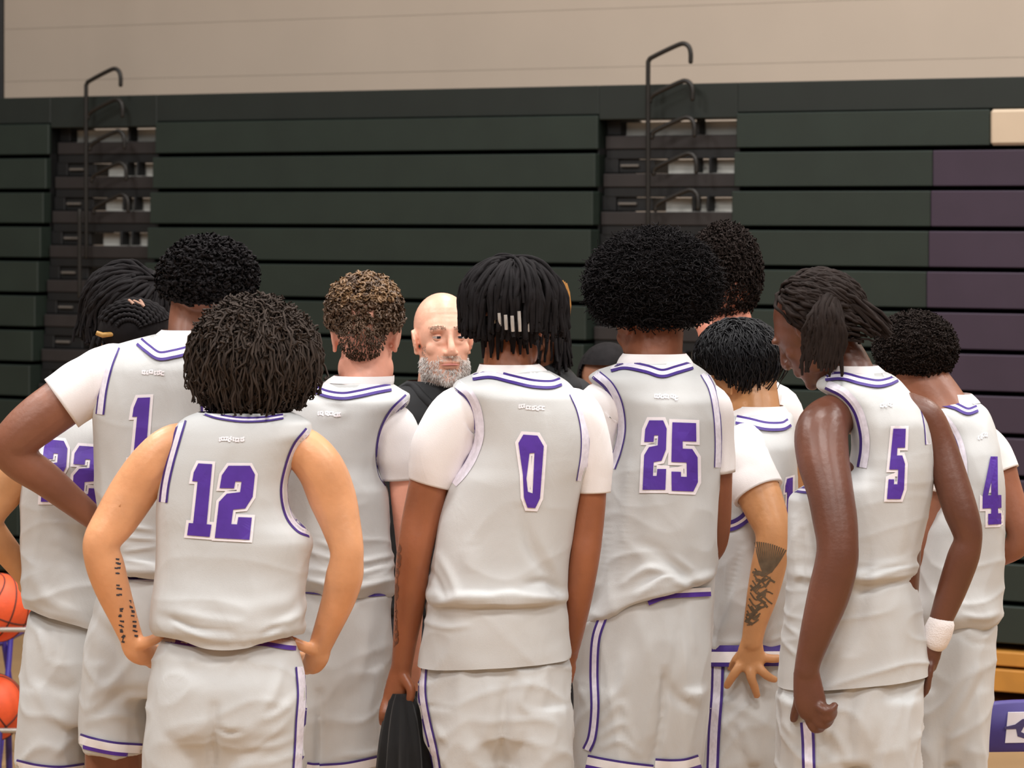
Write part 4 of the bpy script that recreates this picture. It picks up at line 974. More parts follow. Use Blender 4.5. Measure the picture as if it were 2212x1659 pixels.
    p.hair(strands(np.array(P), np.tile([.006, .006, .0058, .005, .003], (26, 1)), 6), HB, 'nape_locs')
    for i, (u, v, L) in enumerate(((1066, 668, 30), (1078, 676, 28), (1092, 680, 32), (1106, 682, 34), (1121, 672, 44), (1140, 690, 26), (1157, 684, 32), (1040, 664, 14))):
        yb = -.085+.0016*abs(u-1105)*.6
        q = np.array([[p.px(u, v, yb), p.px(u+1, v+L*.5, yb), p.px(u+2, v+L, yb+.003)]]); V, f = strands(q, np.array([[.0042, .0046, .0042]]), 8)
        p.hair((V, f), BEAD, 'hair_bead')
    return p
P0 = p0()

def towel():
    q = Person.__new__(Person); q.Y = 8.02; q.k = q.Y/F; q.base = np.array(W(865, 1659, 8.02)); q.base[2] = 0
    q.root = None
    rows = [(1498, 848, 892, .03, .035), (1520, 838, 905, .02, .06), (1560, 828, 920, .01, .09), (1620, 820, 932, 0, .11), (1700, 815, 940, 0, .12), (1790, 818, 944, 0, .12)]
    V, qq = q.loft(rows, 80, 8, 2.0); M = len(V); P = V.reshape(-1, 3)
    th = np.linspace(0, 2*np.pi, 80, endpoint=False); cen = V.mean(1, keepdims=True); N = unit(V-cen)
    amp = np.linspace(.002, .012, M)[:, None]; V = V+N*(amp*np.sin(th*11+np.linspace(0, 1.2, M)[:, None]))[..., None]
    o = link('towel', mesh(V.reshape(-1, 3)-q.base, ringmesh(M, 80, True)), mat('black_cloth', (13, 13, 15), .85, .2, 30, sheen=.2)); o.location = q.base
    tag(o, 'black towel hanging from the hand of the player in jersey 0', 'towel')
towel()
# ------------------------------------------------------------------ player 25
def p25():
    p = Person('player in jersey 25 with a large round black afro', 8.28, 1420, (140, 84, 58), .45, .05)
    jr = [(778, 1352, 1486, .05, .13), (788, 1325, 1505, .04, .15), (800, 1290, 1522, .03, .175), (815, 1272, 1538, .02, .195), (840, 1292, 1550, .01, .21), (870, 1318, 1556, 0, .225), (920, 1330, 1562, 0, .235), (970, 1322, 1562, 0, .24), (1020, 1308, 1558, 0, .245), (1080, 1296, 1553, 0, .25), (1160, 1284, 1550, 0, .255, -4), (1230, 1268, 1550, 0, .265, -16), (1270, 1256, 1549, -.008, .275, -36, -8), (1292, 1248, 1546, -.008, .272, -47, -16), (1303, 1248, 1540, 0, .255, -52, -20)]
    jo, jb = p.garment('jersey', jr, JERSEY, wr=.003, seed=74, low=.004, folds=[([(1390, 1175), (1430, 1195), (1490, 1240)], 14, -.008), ([(1350, 1260), (1400, 1228), (1450, 1240)], 9, .009), ([(1380, 1285), (1440, 1250), (1490, 1272)], 9, .009), ([(1450, 1200), (1500, 1235)], 9, .006), ([(1360, 1010), (1352, 1130), (1340, 1260)], 14, .006), ([(1310, 1100), (1300, 1250), (1260, 1340)], 14, -.006), ([(1480, 1278), (1540, 1258)], 7, -.006), ([(1440, 830), (1432, 870)], 9, -.003)])
    p.torso([r for r in jr if 812 < r[0] < 1290], .09)
    p.limb([(1340, 870, 0, 46), (1300, 890, 0, 46), (1282, 970, 0, 38), (1280, 1060, 0, 35), (1284, 1150, .02, 34), (1280, 1250, .04, 30), (1272, 1340, .07, 24)])
    p.limb([(1272, 1340, .07, 24, 14), (1268, 1390, .08, 26, 13)], 10); [p.limb([(1254+k*10, 1392, .085, 7.5), (1254+k*10, 1425, .1, 7), (1256+k*9, 1445, .12, 6)], 8, 3) for k in range(4)]
    p.limb([(1490, 870, 0, 46), (1536, 890, 0, 42), (1554, 960, 0, 30), (1556, 1050, .01, 26), (1554, 1130, .04, 25), (1545, 1180, .08, 24), (1520, 1210, .15, 22), (1490, 1225, .22, 20)])
    p.limb([(1490, 1225, .22, 20, 14), (1466, 1232, .25, 22, 13)], 10); [p.limb([(1462, 1220+k*9, .25, 7.5), (1440, 1222+k*9, .26, 7), (1428, 1224+k*9, .25, 6)], 8, 3) for k in range(4)]
    p.limb([(1410, 840, .03, 66), (1412, 795, .05, 62), (1415, 750, .06, 60), (1418, 700, .07, 60)])
    p.head(1402, 688, .08, 28, -20, 0, 1.06)
    p.legs([(1335, 1620, .02), (1462, 1620, .03)], w=.7)
    p.finish()
    p.sleeve([(1350, 880, 0, 48), (1300, 885, 0, 58), (1286, 960, 0, 48), (1282, 1030, 0, 44)], seed=23)
    p.sleeve([(1480, 880, 0, 48), (1530, 880, 0, 50), (1552, 950, 0, 37), (1562, 1022, 0, 24, 36)], seed=25)
    sh, sb = p.shorts([(1262, 1262, 1540, 0, .22, -30), (1300, 1254, 1540, 0, .24, -20), (1350, 1246, 1538, 0, .26), (1430, 1240, 1537, 0, .275), (1500, 1238, 1534, 0, .27), (1720, 1240, 1500, 0, .2)],
        [[(1480, 1238, 1442, 0, .26), (1560, 1238, 1436, 0, .26), (1620, 1240, 1426, 0, .26), (1668, 1242, 1420, 0, .255, 6)], [(1480, 1420, 1534, 0, .25), (1560, 1416, 1522, .02, .25), (1656, 1412, 1508, .03, .25, -4)]], seed=71, wr=.0045,
        folds=[([(1434, 1450), (1432, 1540), (1416, 1640)], 9, -.016), ([(1436, 1470), (1465, 1510), (1500, 1530)], 12, -.010), ([(1310, 1520), (1345, 1480), (1350, 1420)], 12, .007), ([(1300, 1560), (1340, 1520), (1360, 1560)], 8, .007), ([(1300, 1590), (1345, 1562), (1370, 1600)], 8, .007), ([(1300, 1615), (1340, 1600), (1380, 1630)], 7, .007), ([(1470, 1330), (1460, 1420), (1450, 1460)], 10, -.006), ([(1490, 1320), (1500, 1400)], 9, .005), ([(1380, 1330), (1400, 1420)], 14, .005), ([(1250, 1480), (1262, 1520)], 8, .006)])
    p.ribbon('waistband', [(1400, 1302), (1440, 1288), (1490, 1284), (1536, 1282)], [(-13, -4, WHITE), (-4, 6, PURPLE)], sb, sh, .007)
    p.ribbon('side_stripe', [(1302, 1330), (1286, 1380), (1282, 1450), (1284, 1530), (1278, 1590), (1266, 1620)], [(-11, -6, DPURP), (-6, 4, TRIMW), (4, 9, DPURP)][::-1], sb, sh, .004)
    p.ribbon('hem_trim', [(1270, 1630), (1310, 1638), (1360, 1646), (1412, 1652)], HEM, sb, sh, .004)
    p.ribbon('hem_trim', [(1416, 1638), (1450, 1640), (1480, 1638), (1508, 1630)], HEM, sb, sh, .004)
    p.ribbon('armhole_trim', [(1285, 808), (1315, 835), (1334, 875), (1340, 925), (1332, 970), (1318, 1010)], [(-12, -9, DPURP), (-9, 5, TRIMW), (5, 11, DPURP)], jb, jo)
    p.ribbon('armhole_trim', [(1520, 806), (1538, 840), (1548, 890), (1552, 950), (1551, 1010)], [(-8, -6, DPURP), (-6, 6, TRIMW), (6, 8, DPURP)], jb, jo)
    collar(p, jb, jo, [(1318, 794), (1350, 788), (1395, 796), (1430, 806), (1462, 798), (1496, 788)], [(1480, 774), (1440, 768), (1395, 766), (1355, 770)], 19, [(763, 1346, 1482, .055, .14), (773, 1338, 1490, .053, .147), (788, 1330, 1500, .05, .155)])
    p.number('25', [[(1393, 908), (1440, 908), (1440, 1058), (1388, 1058)], [(1449, 912), (1506, 914), (1508, 1062), (1451, 1060)]], jb, jo, 7)
    p.mark(1438, 852, 50, jb, jo, .1)
    E = p.E(1411, 616, .08, 150, 124, .165)
    p.hair(joinvf(cap_shell(E, .93, fcut=.55, zmin=-.78, bump=.03), coils(E, 6500, 7, .20, .022, 1.6, .0016, r0=.88, amax=2.25, seed=41, fcut=.6, bend=.5, lvar=.6), coils(E, 1500, 7, .27, .03, 1.3, .0011, r0=.88, amax=2.2, seed=42, fcut=.6, bend=.8, lvar=.5)), HB)
    P = [];  rs = np.random.RandomState(3)
    coilsV = coils(p.E(1411, 520, .08, 40, 30, .05), 300, 6, .7, .05, 1.2, .0016, r0=.5, amax=1.2, seed=44, fcut=2)
    p.hair(coilsV, HB, 'hair_tuft')
p25()

# ------------------------------------------------------------------ hidden people in the middle
def pbehind0():
    p = Person('person with dark hair with golden ends mostly hidden behind player 0', 9.45, 1170, (120, 76, 54))
    BLK = mat('black_polo', (20, 21, 24))
    plain_body(p, [(778, 1120, 1205, 0, .13), (792, 1090, 1225, 0, .16), (812, 1060, 1245, 0, .19), (836, 1046, 1262, 0, .21), (900, 1040, 1268, 0, .23), (1100, 1045, 1262, 0, .24), (1290, 1050, 1255, 0, .24)], BLK, 'black_shirt')
    p.limb([(1164, 830, 0, 50), (1164, 780, 0, 42), (1164, 720, 0, 44)])
    p.head(1164, 706, -.01, 178, -10)
    p.finish(.007)
    E = p.E(1164, 690, -.01, 58, 76, .11)
    p.hair(joinvf(cap_shell(E, .97, fwd=(0, -1, 0), fcut=.5, zmin=-.7), drape(E, 220, 14, 2.2, crown=(0, .1, 1), amax=1.5, r0=.95, r1=1.08, rad=.0055, seed=52, fwd=(0, -1, 0), fcut=.65, zcut=-1.2, zvar=.2, tube_sides=5)), HB)
    P = np.array([[p.px(1214+k*4, 606+k*3, -.02), p.px(1221+k*3, 632, -.02), p.px(1224+k*3, 660, -.02), p.px(1225+k*2, 684, -.02)] for k in range(3)])
    p.hair(strands(P, np.tile([.004, .0055, .0055, .003], (3, 1)), 6), mat('golden_hair', (176, 122, 58), .5, .2, 60), 'golden_locs')
pbehind0()
def pbow():
    p = Person('person with cropped black hair bowing between players 0 and 25', 9.9, 1320, (176, 124, 98))
    plain_body(p, [(880, 1275, 1365, 0, .13), (895, 1240, 1400, 0, .16), (915, 1215, 1425, 0, .19), (950, 1205, 1435, 0, .22), (1100, 1210, 1430, 0, .24), (1300, 1215, 1425, 0, .24)], mat('black_polo', (20, 21, 24)), 'black_shirt')
    p.limb([(1318, 930, 0, 50), (1316, 880, -.02, 44), (1314, 850, -.04, 46)])
    p.head(1313, 838, -.05, 176, -22, 0, 1.06)
    p.finish(.007)
    E = p.E(1313, 814, -.045, 64, 72, .122)
    p.hair(joinvf(cap_shell(E, 1.04, fwd=(0, -1, 0), fcut=.35, zmin=-.5, zc=.40, n=60, m=40), coils(E, 2500, 4, .05, .01, .7, .0013, fwd=(0, -1, 0), fcut=.4, r0=.99, amax=1.5, seed=55)), HB)
pbow()
def ptall():
    p = Person('tall fair player with curly dark brown hair behind player 25', 9.0, 1540, (216, 142, 118))
    plain_body(p, [(800, 1540, 1645, 0, .13), (813, 1505, 1665, 0, .16), (830, 1470, 1685, 0, .19), (855, 1450, 1694, 0, .22), (900, 1445, 1694, 0, .24), (1100, 1450, 1690, 0, .24), (1250, 1455, 1685, 0, .24)], WHITE, 'white_shirt')
    p.limb([(1592, 830, 0, 50), (1592, 760, .0, 44), (1578, 690, .0, 46)])
    p.head(1556, 650, .01, 30, -12)
    p.finish(.007)
    E = p.E(1566, 590, .02, 80, 108, .118)
    p.hair(joinvf(cap_shell(E, .92, fwd=(-.5, .87, 0), fcut=.68, zmin=-.99), coils(E, 3000, 10, .24, .045, 1.6, .0022, fwd=(-.5, .87, 0), fcut=.68, r0=.86, amax=2.85, seed=58, bend=.5)), HDB)
ptall()

# ------------------------------------------------------------------ player with the tattooed forearm
def ptattoo():
    p = Person('player with straight black hair and a tattooed forearm, hand spread on the hip', 8.62, 1640, (204, 146, 98), .42, .05)
    jr = [(886, 1592, 1692, .05, .13), (896, 1574, 1708, .04, .15), (910, 1562, 1714, .03, .18), (930, 1556, 1718, .02, .20), (970, 1556, 1722, 0, .22), (1050, 1552, 1722, 0, .24), (1140, 1546, 1722, 0, .25), (1250, 1542, 1722, 0, .25), (1360, 1538, 1722, 0, .26), (1392, 1538, 1720, 0, .25), (1402, 1542, 1716, 0, .23)]
    jo, jb = p.garment('jersey', jr, JERSEY, wr=.003, seed=84, low=.003, folds=[([(1700, 860), (1712, 900)], 8, .005), ([(1560, 1200), (1580, 1290), (1560, 1380)], 12, .006), ([(1600, 1180), (1570, 1300), (1545, 1370)], 9, -.006), ([(1690, 1375), (1660, 1385)], 6, .005), ([(1560, 1150), (1610, 1130)], 8, -.005)])
    p.torso([r for r in jr if 900 < r[0] < 1395], .09)
    p.limb([(1620, 965, -.03, 44), (1606, 985, -.09, 48), (1630, 1045, -.13, 50), (1655, 1105, -.165, 45), (1668, 1145, -.185, 39), (1668, 1180, -.19, 37), (1660, 1225, -.185, 38), (1647, 1285, -.18, 34), (1632, 1345, -.175, 26), (1624, 1388, -.17, 23)])
    p.limb([(1624, 1385, -.17, 24, 17), (1622, 1410, -.165, 30, 15), (1622, 1432, -.162, 30, 12)], 14)
    for pts in ([(1606, 1428, -0.160, 12.0), (1590, 1450, -0.167, 10.8), (1578, 1468, -0.160, 9.7), (1570, 1482, -0.150, 8.5)],
                [(1620, 1440, -0.165, 12.0), (1622, 1462, -0.173, 10.8), (1630, 1484, -0.165, 9.7), (1635, 1502, -0.153, 8.5)],
                [(1634, 1436, -0.165, 11.4), (1648, 1452, -0.170, 10.3), (1662, 1463, -0.163, 9.7), (1674, 1468, -0.155, 8.0)],
                [(1642, 1420, -0.160, 11.4), (1660, 1422, -0.163, 10.3), (1676, 1423, -0.157, 9.7), (1690, 1421, -0.150, 8.0)],
                [(1604, 1410, -0.155, 11.4), (1592, 1424, -0.145, 10.8), (1584, 1436, -0.125, 9.7), (1578, 1444, -0.110, 8.0)]):
        p.limb(pts, 12)
    p.limb([(1700, 970, 0, 40), (1722, 1010, .03, 40), (1728, 1100, .05, 36), (1722, 1200, .07, 30), (1712, 1300, .10, 25), (1705, 1380, .12, 22)])
    p.limb([(1640, 930, .03, 56), (1636, 895, .04, 52), (1632, 860, .06, 50), (1625, 820, .08, 52)])
    p.head(1608, 822, .08, 38, -34)
    p.legs([(1580, 1640, .02), (1670, 1640, .02)], w=.7)
    p.finish(.005)
    p.sleeve([(1640, 955, .0, 44), (1604, 975, -.085, 56), (1620, 1030, -.12, 60), (1638, 1066, -.14, 57)], seed=33)
    sh, sb = p.shorts([(1380, 1540, 1720, 0, .22), (1400, 1536, 1722, 0, .24), (1460, 1530, 1724, 0, .255), (1540, 1524, 1726, 0, .265), (1640, 1520, 1728, 0, .24)],
        [[(1500, 1526, 1640, 0, .25), (1660, 1514, 1634, 0, .25), (1800, 1510, 1630, 0, .25)], [(1500, 1600, 1726, 0, .25), (1660, 1600, 1728, 0, .25), (1800, 1605, 1730, 0, .25)]], seed=81,
        folds=[([(1560, 1500), (1600, 1460)], 7, .005), ([(1570, 1560), (1620, 1520)], 8, .005), ([(1545, 1600), (1590, 1560), (1630, 1640)], 10, .005)])
    p.ribbon('waistband', [(1530, 1418), (1600, 1418), (1660, 1417), (1722, 1417)], [(-24, -10, DPURP), (-10, 13, WHITE), (13, 22, DPURP)], sb, sh, .016)
    p.ribbon('side_stripe', [(1548, 1440), (1546, 1500), (1540, 1580), (1536, 1680)], [(-16, -10, DPURP), (-10, 6, TRIMW), (6, 11, DPURP)], sb, sh, .004)
    p.ribbon('armhole_trim', [(1552, 1138), (1580, 1136), (1604, 1124), (1622, 1106)], [(-12, -3, DPURP), (-3, 3, WHITE), (3, 11, DPURP)], jb, jo, .006)
    p.ribbon('armhole_trim', [(1590, 925), (1630, 950), (1656, 990), (1666, 1040)], [(-4, 4, DPURP)], jb, jo, .006)
    collar(p, jb, jo, [(1590, 906), (1620, 912), (1655, 920), (1690, 920), (1706, 912)], [(1700, 892), (1660, 886), (1620, 888)], 20, [(876, 1584, 1692, .05, .135), (884, 1580, 1700, .048, .14), (896, 1572, 1706, .045, .15)])
    p.number('1', [[(1694, 1036), (1716, 1030), (1716, 1150), (1694, 1150)]], jb, jo, 4)
    E = p.E(1597, 771, .08, 94, 83, .11)
    p.hair(joinvf(cap_shell(E, .97, fwd=(-.7, .7, -.3), fcut=.55, zmin=-.42), drape(E, 1500, 10, 1.0, crown=(-.1, 0, 1), amax=1.7, r0=.97, r1=1.07, wave=.02, wfreq=1.5, rad=.0022, seed=61, fwd=(-.7, .7, -.3), fcut=.6, hang=-.2, jit=.3, lvar=.5, zcut=-.8, zvar=.1, pull=1.5, zl=.75)), HBL)
    # tattoo strokes: feathers spreading from the elbow, bands below
    rs = random.Random(9)
    def stroke(pts, w):
        p.ribbon('tattoo', pts, [(-w, w, INK2)], p.bvh, p.body, .0012, 9)
    for i in range(15):                                   # feathers below the elbow
        a = i/14; stroke([(1650+a*16, 1240-a*4), (1640+a*44, 1214-a*2), (1630+a*68, 1170+18*a*a)], 1.5)
    for i in range(26):                                   # shaded sleeve down to the wrist
        a = i/25; y = 1228+a*118; c_ = 1655-a*26; h_ = 33-a*9; o_ = rs.uniform(-.9, .3)*h_
        stroke([(c_+o_, y+rs.uniform(-10, 10)), (c_+o_+h_*.35, y+rs.uniform(-8, 8)), (c_+o_+h_*.7, y+rs.uniform(-12, 12))], rs.uniform(1.2, 3.2))
    for i in range(9):
        a = i/8; y = 1236+a*104; c_ = 1652-a*24; stroke([(c_-22+a*5, y-8), (c_-6, y+8), (c_+16-a*5, y-2)], 1.6)
ptattoo()

# ------------------------------------------------------------------ player 5
def p5():
    p = Person('player in jersey 5 with tied back brown locs looking down, white wristband', 8.0, 1860, (104, 62, 45), .42, .12)
    jr = [(800, 1800, 1905, .06, .12), (808, 1784, 1925, .05, .14), (820, 1768, 1942, .04, .165), (834, 1764, 1955, .03, .185), (855, 1790, 1972, .02, .205), (880, 1818, 1990, .01, .22), (920, 1836, 2006, 0, .235), (960, 1840, 2014, 0, .24), (1000, 1834, 2016, 0, .25), (1030, 1800, 2016, 0, .255), (1055, 1730, 2014, 0, .265), (1080, 1704, 2010, 0, .27), (1150, 1702, 1994, 0, .27), (1210, 1702, 1980, 0, .27), (1236, 1702, 1978, -.008, .275), (1250, 1702, 1976, .002, .262), (1300, 1698, 1988, 0, .27), (1380, 1688, 1998, 0, .275), (1440, 1684, 2003, 0, .28, -8), (1468, 1682, 2004, 0, .28, -14)]
    jo, jb = p.garment('jersey', jr, JERSEY, wr=.003, seed=94, low=.001, folds=[([(1850, 1262), (1910, 1240), (1978, 1222)], 7, .009), ([(1840, 1250), (1900, 1225), (1970, 1212)], 9, .006), ([(1850, 1285), (1920, 1262), (1980, 1245)], 7, -.007), ([(1880, 1180), (1860, 1300), (1830, 1400)], 14, -.006), ([(1925, 870), (1930, 930)], 9, .004), ([(1905, 860), (1900, 930)], 8, -.003), ([(1960, 1000), (1955, 1120), (1940, 1200)], 12, .004), ([(1715, 1120), (1722, 1230), (1712, 1330)], 9, .006), ([(1735, 1150), (1730, 1260)], 7, -.006), ([(1700, 1350), (1725, 1372)], 6, .005), ([(1695, 1390), (1720, 1415)], 6, .005)])
    p.torso([(835, 1800, 1940, .03, .16), (880, 1836, 1980, .01, .2), (960, 1850, 2000, 0, .22), (1055, 1780, 2000, 0, .235), (1400, 1720, 1985, 0, .25)], .06)
    p.limb([(1862, 900, .035, 44), (1818, 892, .0, 46), (1778, 925, -.055, 58), (1777, 985, -.10, 58), (1793, 1060, -.145, 51), (1804, 1125, -.17, 49), (1809, 1172, -.185, 46), (1807, 1215, -.19, 47), (1790, 1285, -.19, 46), (1766, 1360, -.19, 37), (1748, 1420, -.185, 29), (1742, 1450, -.185, 27)])
    p.limb([(1742, 1448, -.185, 28, 20), (1745, 1480, -.185, 32, 20), (1750, 1515, -.185, 35, 20), (1756, 1538, -.18, 31, 19)], 16)
    for pts in ([(1768, 1524, -0.195, 12), (1782, 1535, -0.210, 11), (1794, 1534, -0.200, 10), (1803, 1524, -0.185, 9)],       # index
                [(1768, 1540, -0.190, 12), (1784, 1552, -0.205, 11), (1796, 1548, -0.195, 10), (1802, 1538, -0.180, 9)],
                [(1762, 1552, -0.185, 12), (1776, 1566, -0.195, 11), (1790, 1560, -0.185, 10), (1796, 1548, -0.170, 9)],
                [(1750, 1558, -0.175, 12), (1760, 1574, -0.180, 11), (1774, 1572, -0.170, 10), (1780, 1560, -0.160, 9)],
                [(1728, 1500, -0.165, 13), (1722, 1525, -0.140, 11), (1716, 1545, -0.120, 10), (1714, 1554, -0.110, 9)]):
        p.limb(pts, 12)
    p.limb([(1960, 890, -.01, 44), (2000, 905, -.01, 40), (2030, 960, -.015, 36), (2052, 1030, -.03, 38), (2074, 1100, -.045, 38), (2088, 1142, -.05, 34), (2091, 1168, -.05, 31), (2080, 1206, -.045, 35), (2056, 1275, -.03, 32), (2034, 1335, -.025, 26), (2020, 1375, -.02, 22)])
    p.limb([(2020, 1375, -.02, 22, 17), (2010, 1410, -.02, 24, 15), (2003, 1440, -.02, 21, 14)], 14)
    for k, (u0, L, d0) in enumerate(((2010, 62, -.035), (2003, 70, -.022), (1997, 64, -.009), (1992, 50, .004))):
        p.limb([(u0, 1438, d0, 9), (u0-4, 1438+L*.5, d0-.004, 8), (u0-8, 1438+L*.85, d0+.004, 7.5), (u0-14, 1438+L, d0+.014, 6.5)], 10)
    p.limb([(2000, 1405, -.03, 9), (1990, 1428, -.035, 8), (1988, 1448, -.03, 7)], 10)
    p.limb([(1862, 860, .03, 50), (1850, 815, .05, 44), (1828, 770, .07, 42), (1790, 730, .08, 48)])
    p.head(1757, 712, .08, 60, -33)
    p.legs([(1760, 1620, .02), (1910, 1620, .02)])
    p.finish(.005)
    sh, sb = p.shorts([(1420, 1700, 1990, 0, .22), (1460, 1690, 1994, 0, .245), (1540, 1682, 1992, 0, .27), (1640, 1680, 1988, 0, .24)],
        [[(1500, 1682, 1850, 0, .26), (1600, 1678, 1846, 0, .26), (1860, 1680, 1840, 0, .26)], [(1500, 1830, 1992, 0, .26), (1600, 1834, 1990, 0, .26), (1860, 1840, 1984, 0, .26)]], seed=91, wr=.0045,
        folds=[([(1770, 1490), (1810, 1500), (1850, 1480)], 9, .005), ([(1850, 1480), (1830, 1560), (1840, 1650)], 14, -.006), ([(1770, 1560), (1810, 1600), (1830, 1640)], 9, .006), ([(1695, 1560), (1715, 1590)], 8, .005), ([(1900, 1480), (1890, 1600)], 12, .005), ([(1775, 1620), (1800, 1650)], 8, .005)])
    p.ribbon('side_stripe', [(1742, 1560), (1745, 1600), (1746, 1640), (1748, 1690)], [(-15, -9, DPURP), (-9, 8, TRIMW), (8, 14, DPURP)], sb, sh, .004)
    p.ribbon('armhole_trim', [(1786, 830), (1824, 850), (1852, 884), (1866, 930), (1868, 970), (1862, 1010)], [(-10, 0, TRIMW), (0, 6, TRIMW), (6, 12, DPURP)], jb, jo)
    p.ribbon('armhole_trim', [(1708, 1052), (1725, 1056), (1745, 1058), (1765, 1056)], [(-7, -2, DPURP), (-2, 3, TRIMW), (3, 8, DPURP)], jb, jo, .006)
    p.ribbon('armhole_trim', [(1980, 850), (1995, 880), (2004, 920), (2007, 960)], [(-4, 6, TRIMW), (6, 8, DPURP)], jb, jo)
    collar(p, jb, jo, [(1782, 814), (1820, 812), (1860, 822), (1895, 828), (1920, 824), (1938, 816)], [(1915, 798), (1880, 800), (1845, 795), (1810, 798)], 18, [(789, 1802, 1896, .06, .115), (797, 1796, 1906, .058, .125), (808, 1788, 1920, .055, .14)])
    p.number('5', [[(1928, 926), (1958, 926), (1952, 1078), (1916, 1078)]], jb, jo, 6)
    p.mark(1916, 870, 26, jb, jo, .0)
    BAND = mat('terry_white', (246, 238, 236), .9, .03, 60, .5, 300)
    wb = link('wristband', mesh(*(lambda V, f: (V-p.base, f))(*tube(p.T([(2032, 1350, -.025, 30), (2026, 1366, -.022, 31), (2021, 1382, -.02, 29)]), 24, 6))), BAND, p.root)
    E = p.E(1768, 668, .08, 100, 84, .11); c, r = E
    fw = (-.8, .45, -.5)
    p.hair(joinvf(cap_shell(E, .94, fwd=fw, fcut=.42, zmin=-.5, zc=.6), drape(E, 260, 14, 1.35, crown=(-.75, -.1, .55), amax=1.3, r0=.94, r1=1.05, wave=.03, wfreq=2.5, rad=.0055, seed=71, fwd=fw, fcut=.45, hang=-.6, jit=.15, sweep=(.5, -.2, -.1), zcut=-.75, tube_sides=6)), HDB)
    rs = np.random.RandomState(17); P = []
    for i in range(70):                                   # bundle hanging beside the neck
        a = rs.uniform(0, 1); u0 = 1772+a*34; L = rs.uniform(100, 165)
        P.append([p.px(u0-6*k*(1-a)+6*math.sin(k*1.3+i)+(a-.5)*34*math.sin(k/5*2.4), 640+18*abs(a-.4)+rs.uniform(-5, 5)+L*k/5, -.035-.045*math.sin(min(1, k/2.2)*1.57)+.03*abs(a-.5)) for k in range(6)])
    for i in range(60):                                   # tail lying over the shoulder to the right
        L = rs.uniform(70, 120); d = rs.uniform(-.03, .05)
        P.append([p.px(1810+L*k/5+rs.uniform(-3, 3), 628+rs.uniform(-3, 3)+i*.55+k*k*2.0+k*4, d+.02) for k in range(6)])
    p.hair(strands(np.array(P), np.tile([.006, .0065, .006, .006, .0055, .003], (len(P), 1)), 6), HDB, 'tied_locs')
p5()

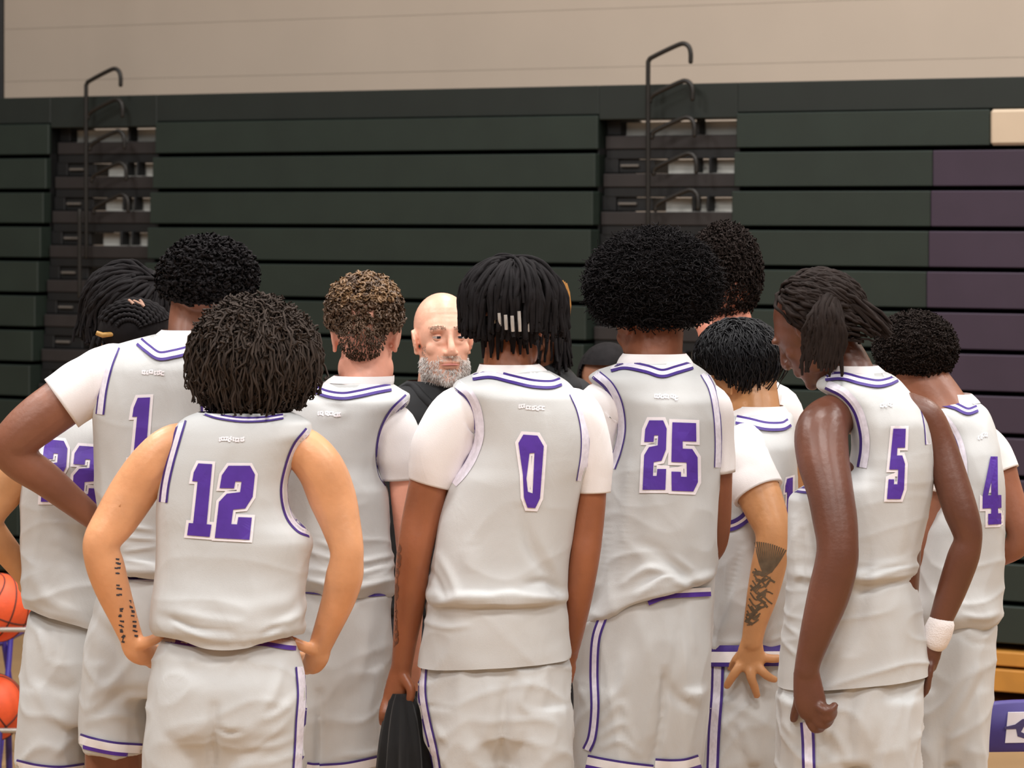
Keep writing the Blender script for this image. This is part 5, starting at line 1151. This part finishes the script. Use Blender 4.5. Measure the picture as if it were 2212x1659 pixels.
# ------------------------------------------------------------------ player 4
def p4():
    p = Person('player in jersey 4 at the right end with a brown afro and white undershirt', 8.5, 2080, (150, 96, 72), .45, .05)
    jr = [(862, 2010, 2100, .07, .13), (872, 1996, 2118, .06, .15), (885, 1990, 2132, .05, .175), (905, 2005, 2142, .04, .195), (935, 2030, 2152, .03, .21), (980, 2048, 2160, .01, .225), (1040, 2052, 2168, 0, .235), (1090, 2030, 2170, 0, .245), (1150, 2000, 2168, 0, .25), (1250, 1985, 2164, 0, .25), (1320, 1980, 2160, -.008, .265), (1340, 1984, 2154, 0, .255), (1350, 1990, 2146, .005, .235)]
    jo, jb = p.garment('jersey', jr, JERSEY, wr=.003, seed=104, low=.004, folds=[([(2085, 1330), (2120, 1335), (2155, 1325)], 7, .006), ([(2040, 1240), (2060, 1310)], 10, .006), ([(2125, 910), (2135, 960)], 9, .003)])
    p.torso([r for r in jr if 880 < r[0] < 1330], .08)
    p.limb([(2060, 950, .02, 44), (2030, 980, .0, 44), (2014, 1060, 0, 36), (2010, 1130, 0, 34), (2008, 1190, .0, 32), (1998, 1250, .03, 28), (1990, 1320, .06, 24)])
    p.limb([(2120, 950, .02, 40), (2148, 985, .02, 40), (2172, 1050, .01, 34), (2192, 1110, 0, 32), (2204, 1150, -.005, 30), (2196, 1178, 0, 28), (2168, 1196, .03, 25), (2140, 1208, .06, 22)])
    p.limb([(2140, 1208, .06, 22, 15), (2115, 1216, .09, 22, 13), (2100, 1220, .11, 18, 12)], 12)
    p.limb([(2045, 910, .04, 66), (2020, 865, .06, 60), (1990, 825, .08, 60), (1975, 790, .09, 60)])
    p.head(1976, 800, .10, 26, -30)
    p.legs([(2012, 1640, .02), (2084, 1640, .02)], w=.62)
    p.finish(.006)
    p.sleeve([(2080, 950, .02, 46), (2046, 960, 0, 48), (2034, 1010, -.01, 46), (2026, 1060, -.01, 42)], seed=43)
    p.sleeve([(2110, 950, .02, 44), (2146, 985, .02, 44), (2164, 1022, .01, 40)], seed=45)
    sh, sb = p.shorts([(1336, 1984, 2148, 0, .22), (1360, 1974, 2148, 0, .24), (1420, 1964, 2146, 0, .26), (1500, 1960, 2142, 0, .27), (1640, 1958, 2136, 0, .24)],
        [[(1480, 1960, 2060, 0, .25), (1660, 1955, 2050, 0, .25), (1840, 1955, 2045, 0, .25)], [(1480, 2030, 2142, 0, .25), (1660, 2036, 2130, 0, .25), (1840, 2040, 2125, 0, .25)]], seed=101,
        folds=[([(2110, 1440), (2085, 1500), (2050, 1570)], 9, .006), ([(2120, 1470), (2090, 1540)], 7, -.005), ([(2040, 1600), (2034, 1680)], 8, -.010), ([(2060, 1360), (2095, 1385), (2140, 1390)], 8, -.005), ([(2050, 1600), (2080, 1580)], 7, .005)])
    p.ribbon('armhole_trim', [(2012, 886), (2044, 908), (2068, 945), (2080, 990), (2082, 1040)], [(-8, -2, TRIMW), (-2, 4, TRIMW), (4, 9, DPURP)], jb, jo)
    collar(p, jb, jo, [(2002, 880), (2030, 870), (2062, 876), (2090, 888), (2112, 882)], [(2108, 858), (2080, 852), (2050, 856), (2020, 860)], 16, [(850, 2002, 2098, .07, .13), (858, 1998, 2106, .068, .138), (870, 1992, 2116, .065, .15)])
    p.number('4', [[(2124, 986), (2162, 986), (2164, 1132), (2122, 1134)]], jb, jo, 6)
    p.mark(2124, 936, 20, jb, jo, -.3)
    E = p.E(1978, 752, .10, 92, 82, .125)
    p.hair(joinvf(cap_shell(E, .93, fcut=.5, zmin=-.75, bump=.03), coils(E, 3600, 8, .20, .03, 1.6, .0018, r0=.87, amax=2.15, seed=81, fcut=.6, bend=.5, lvar=.5)), HDB)
p4()
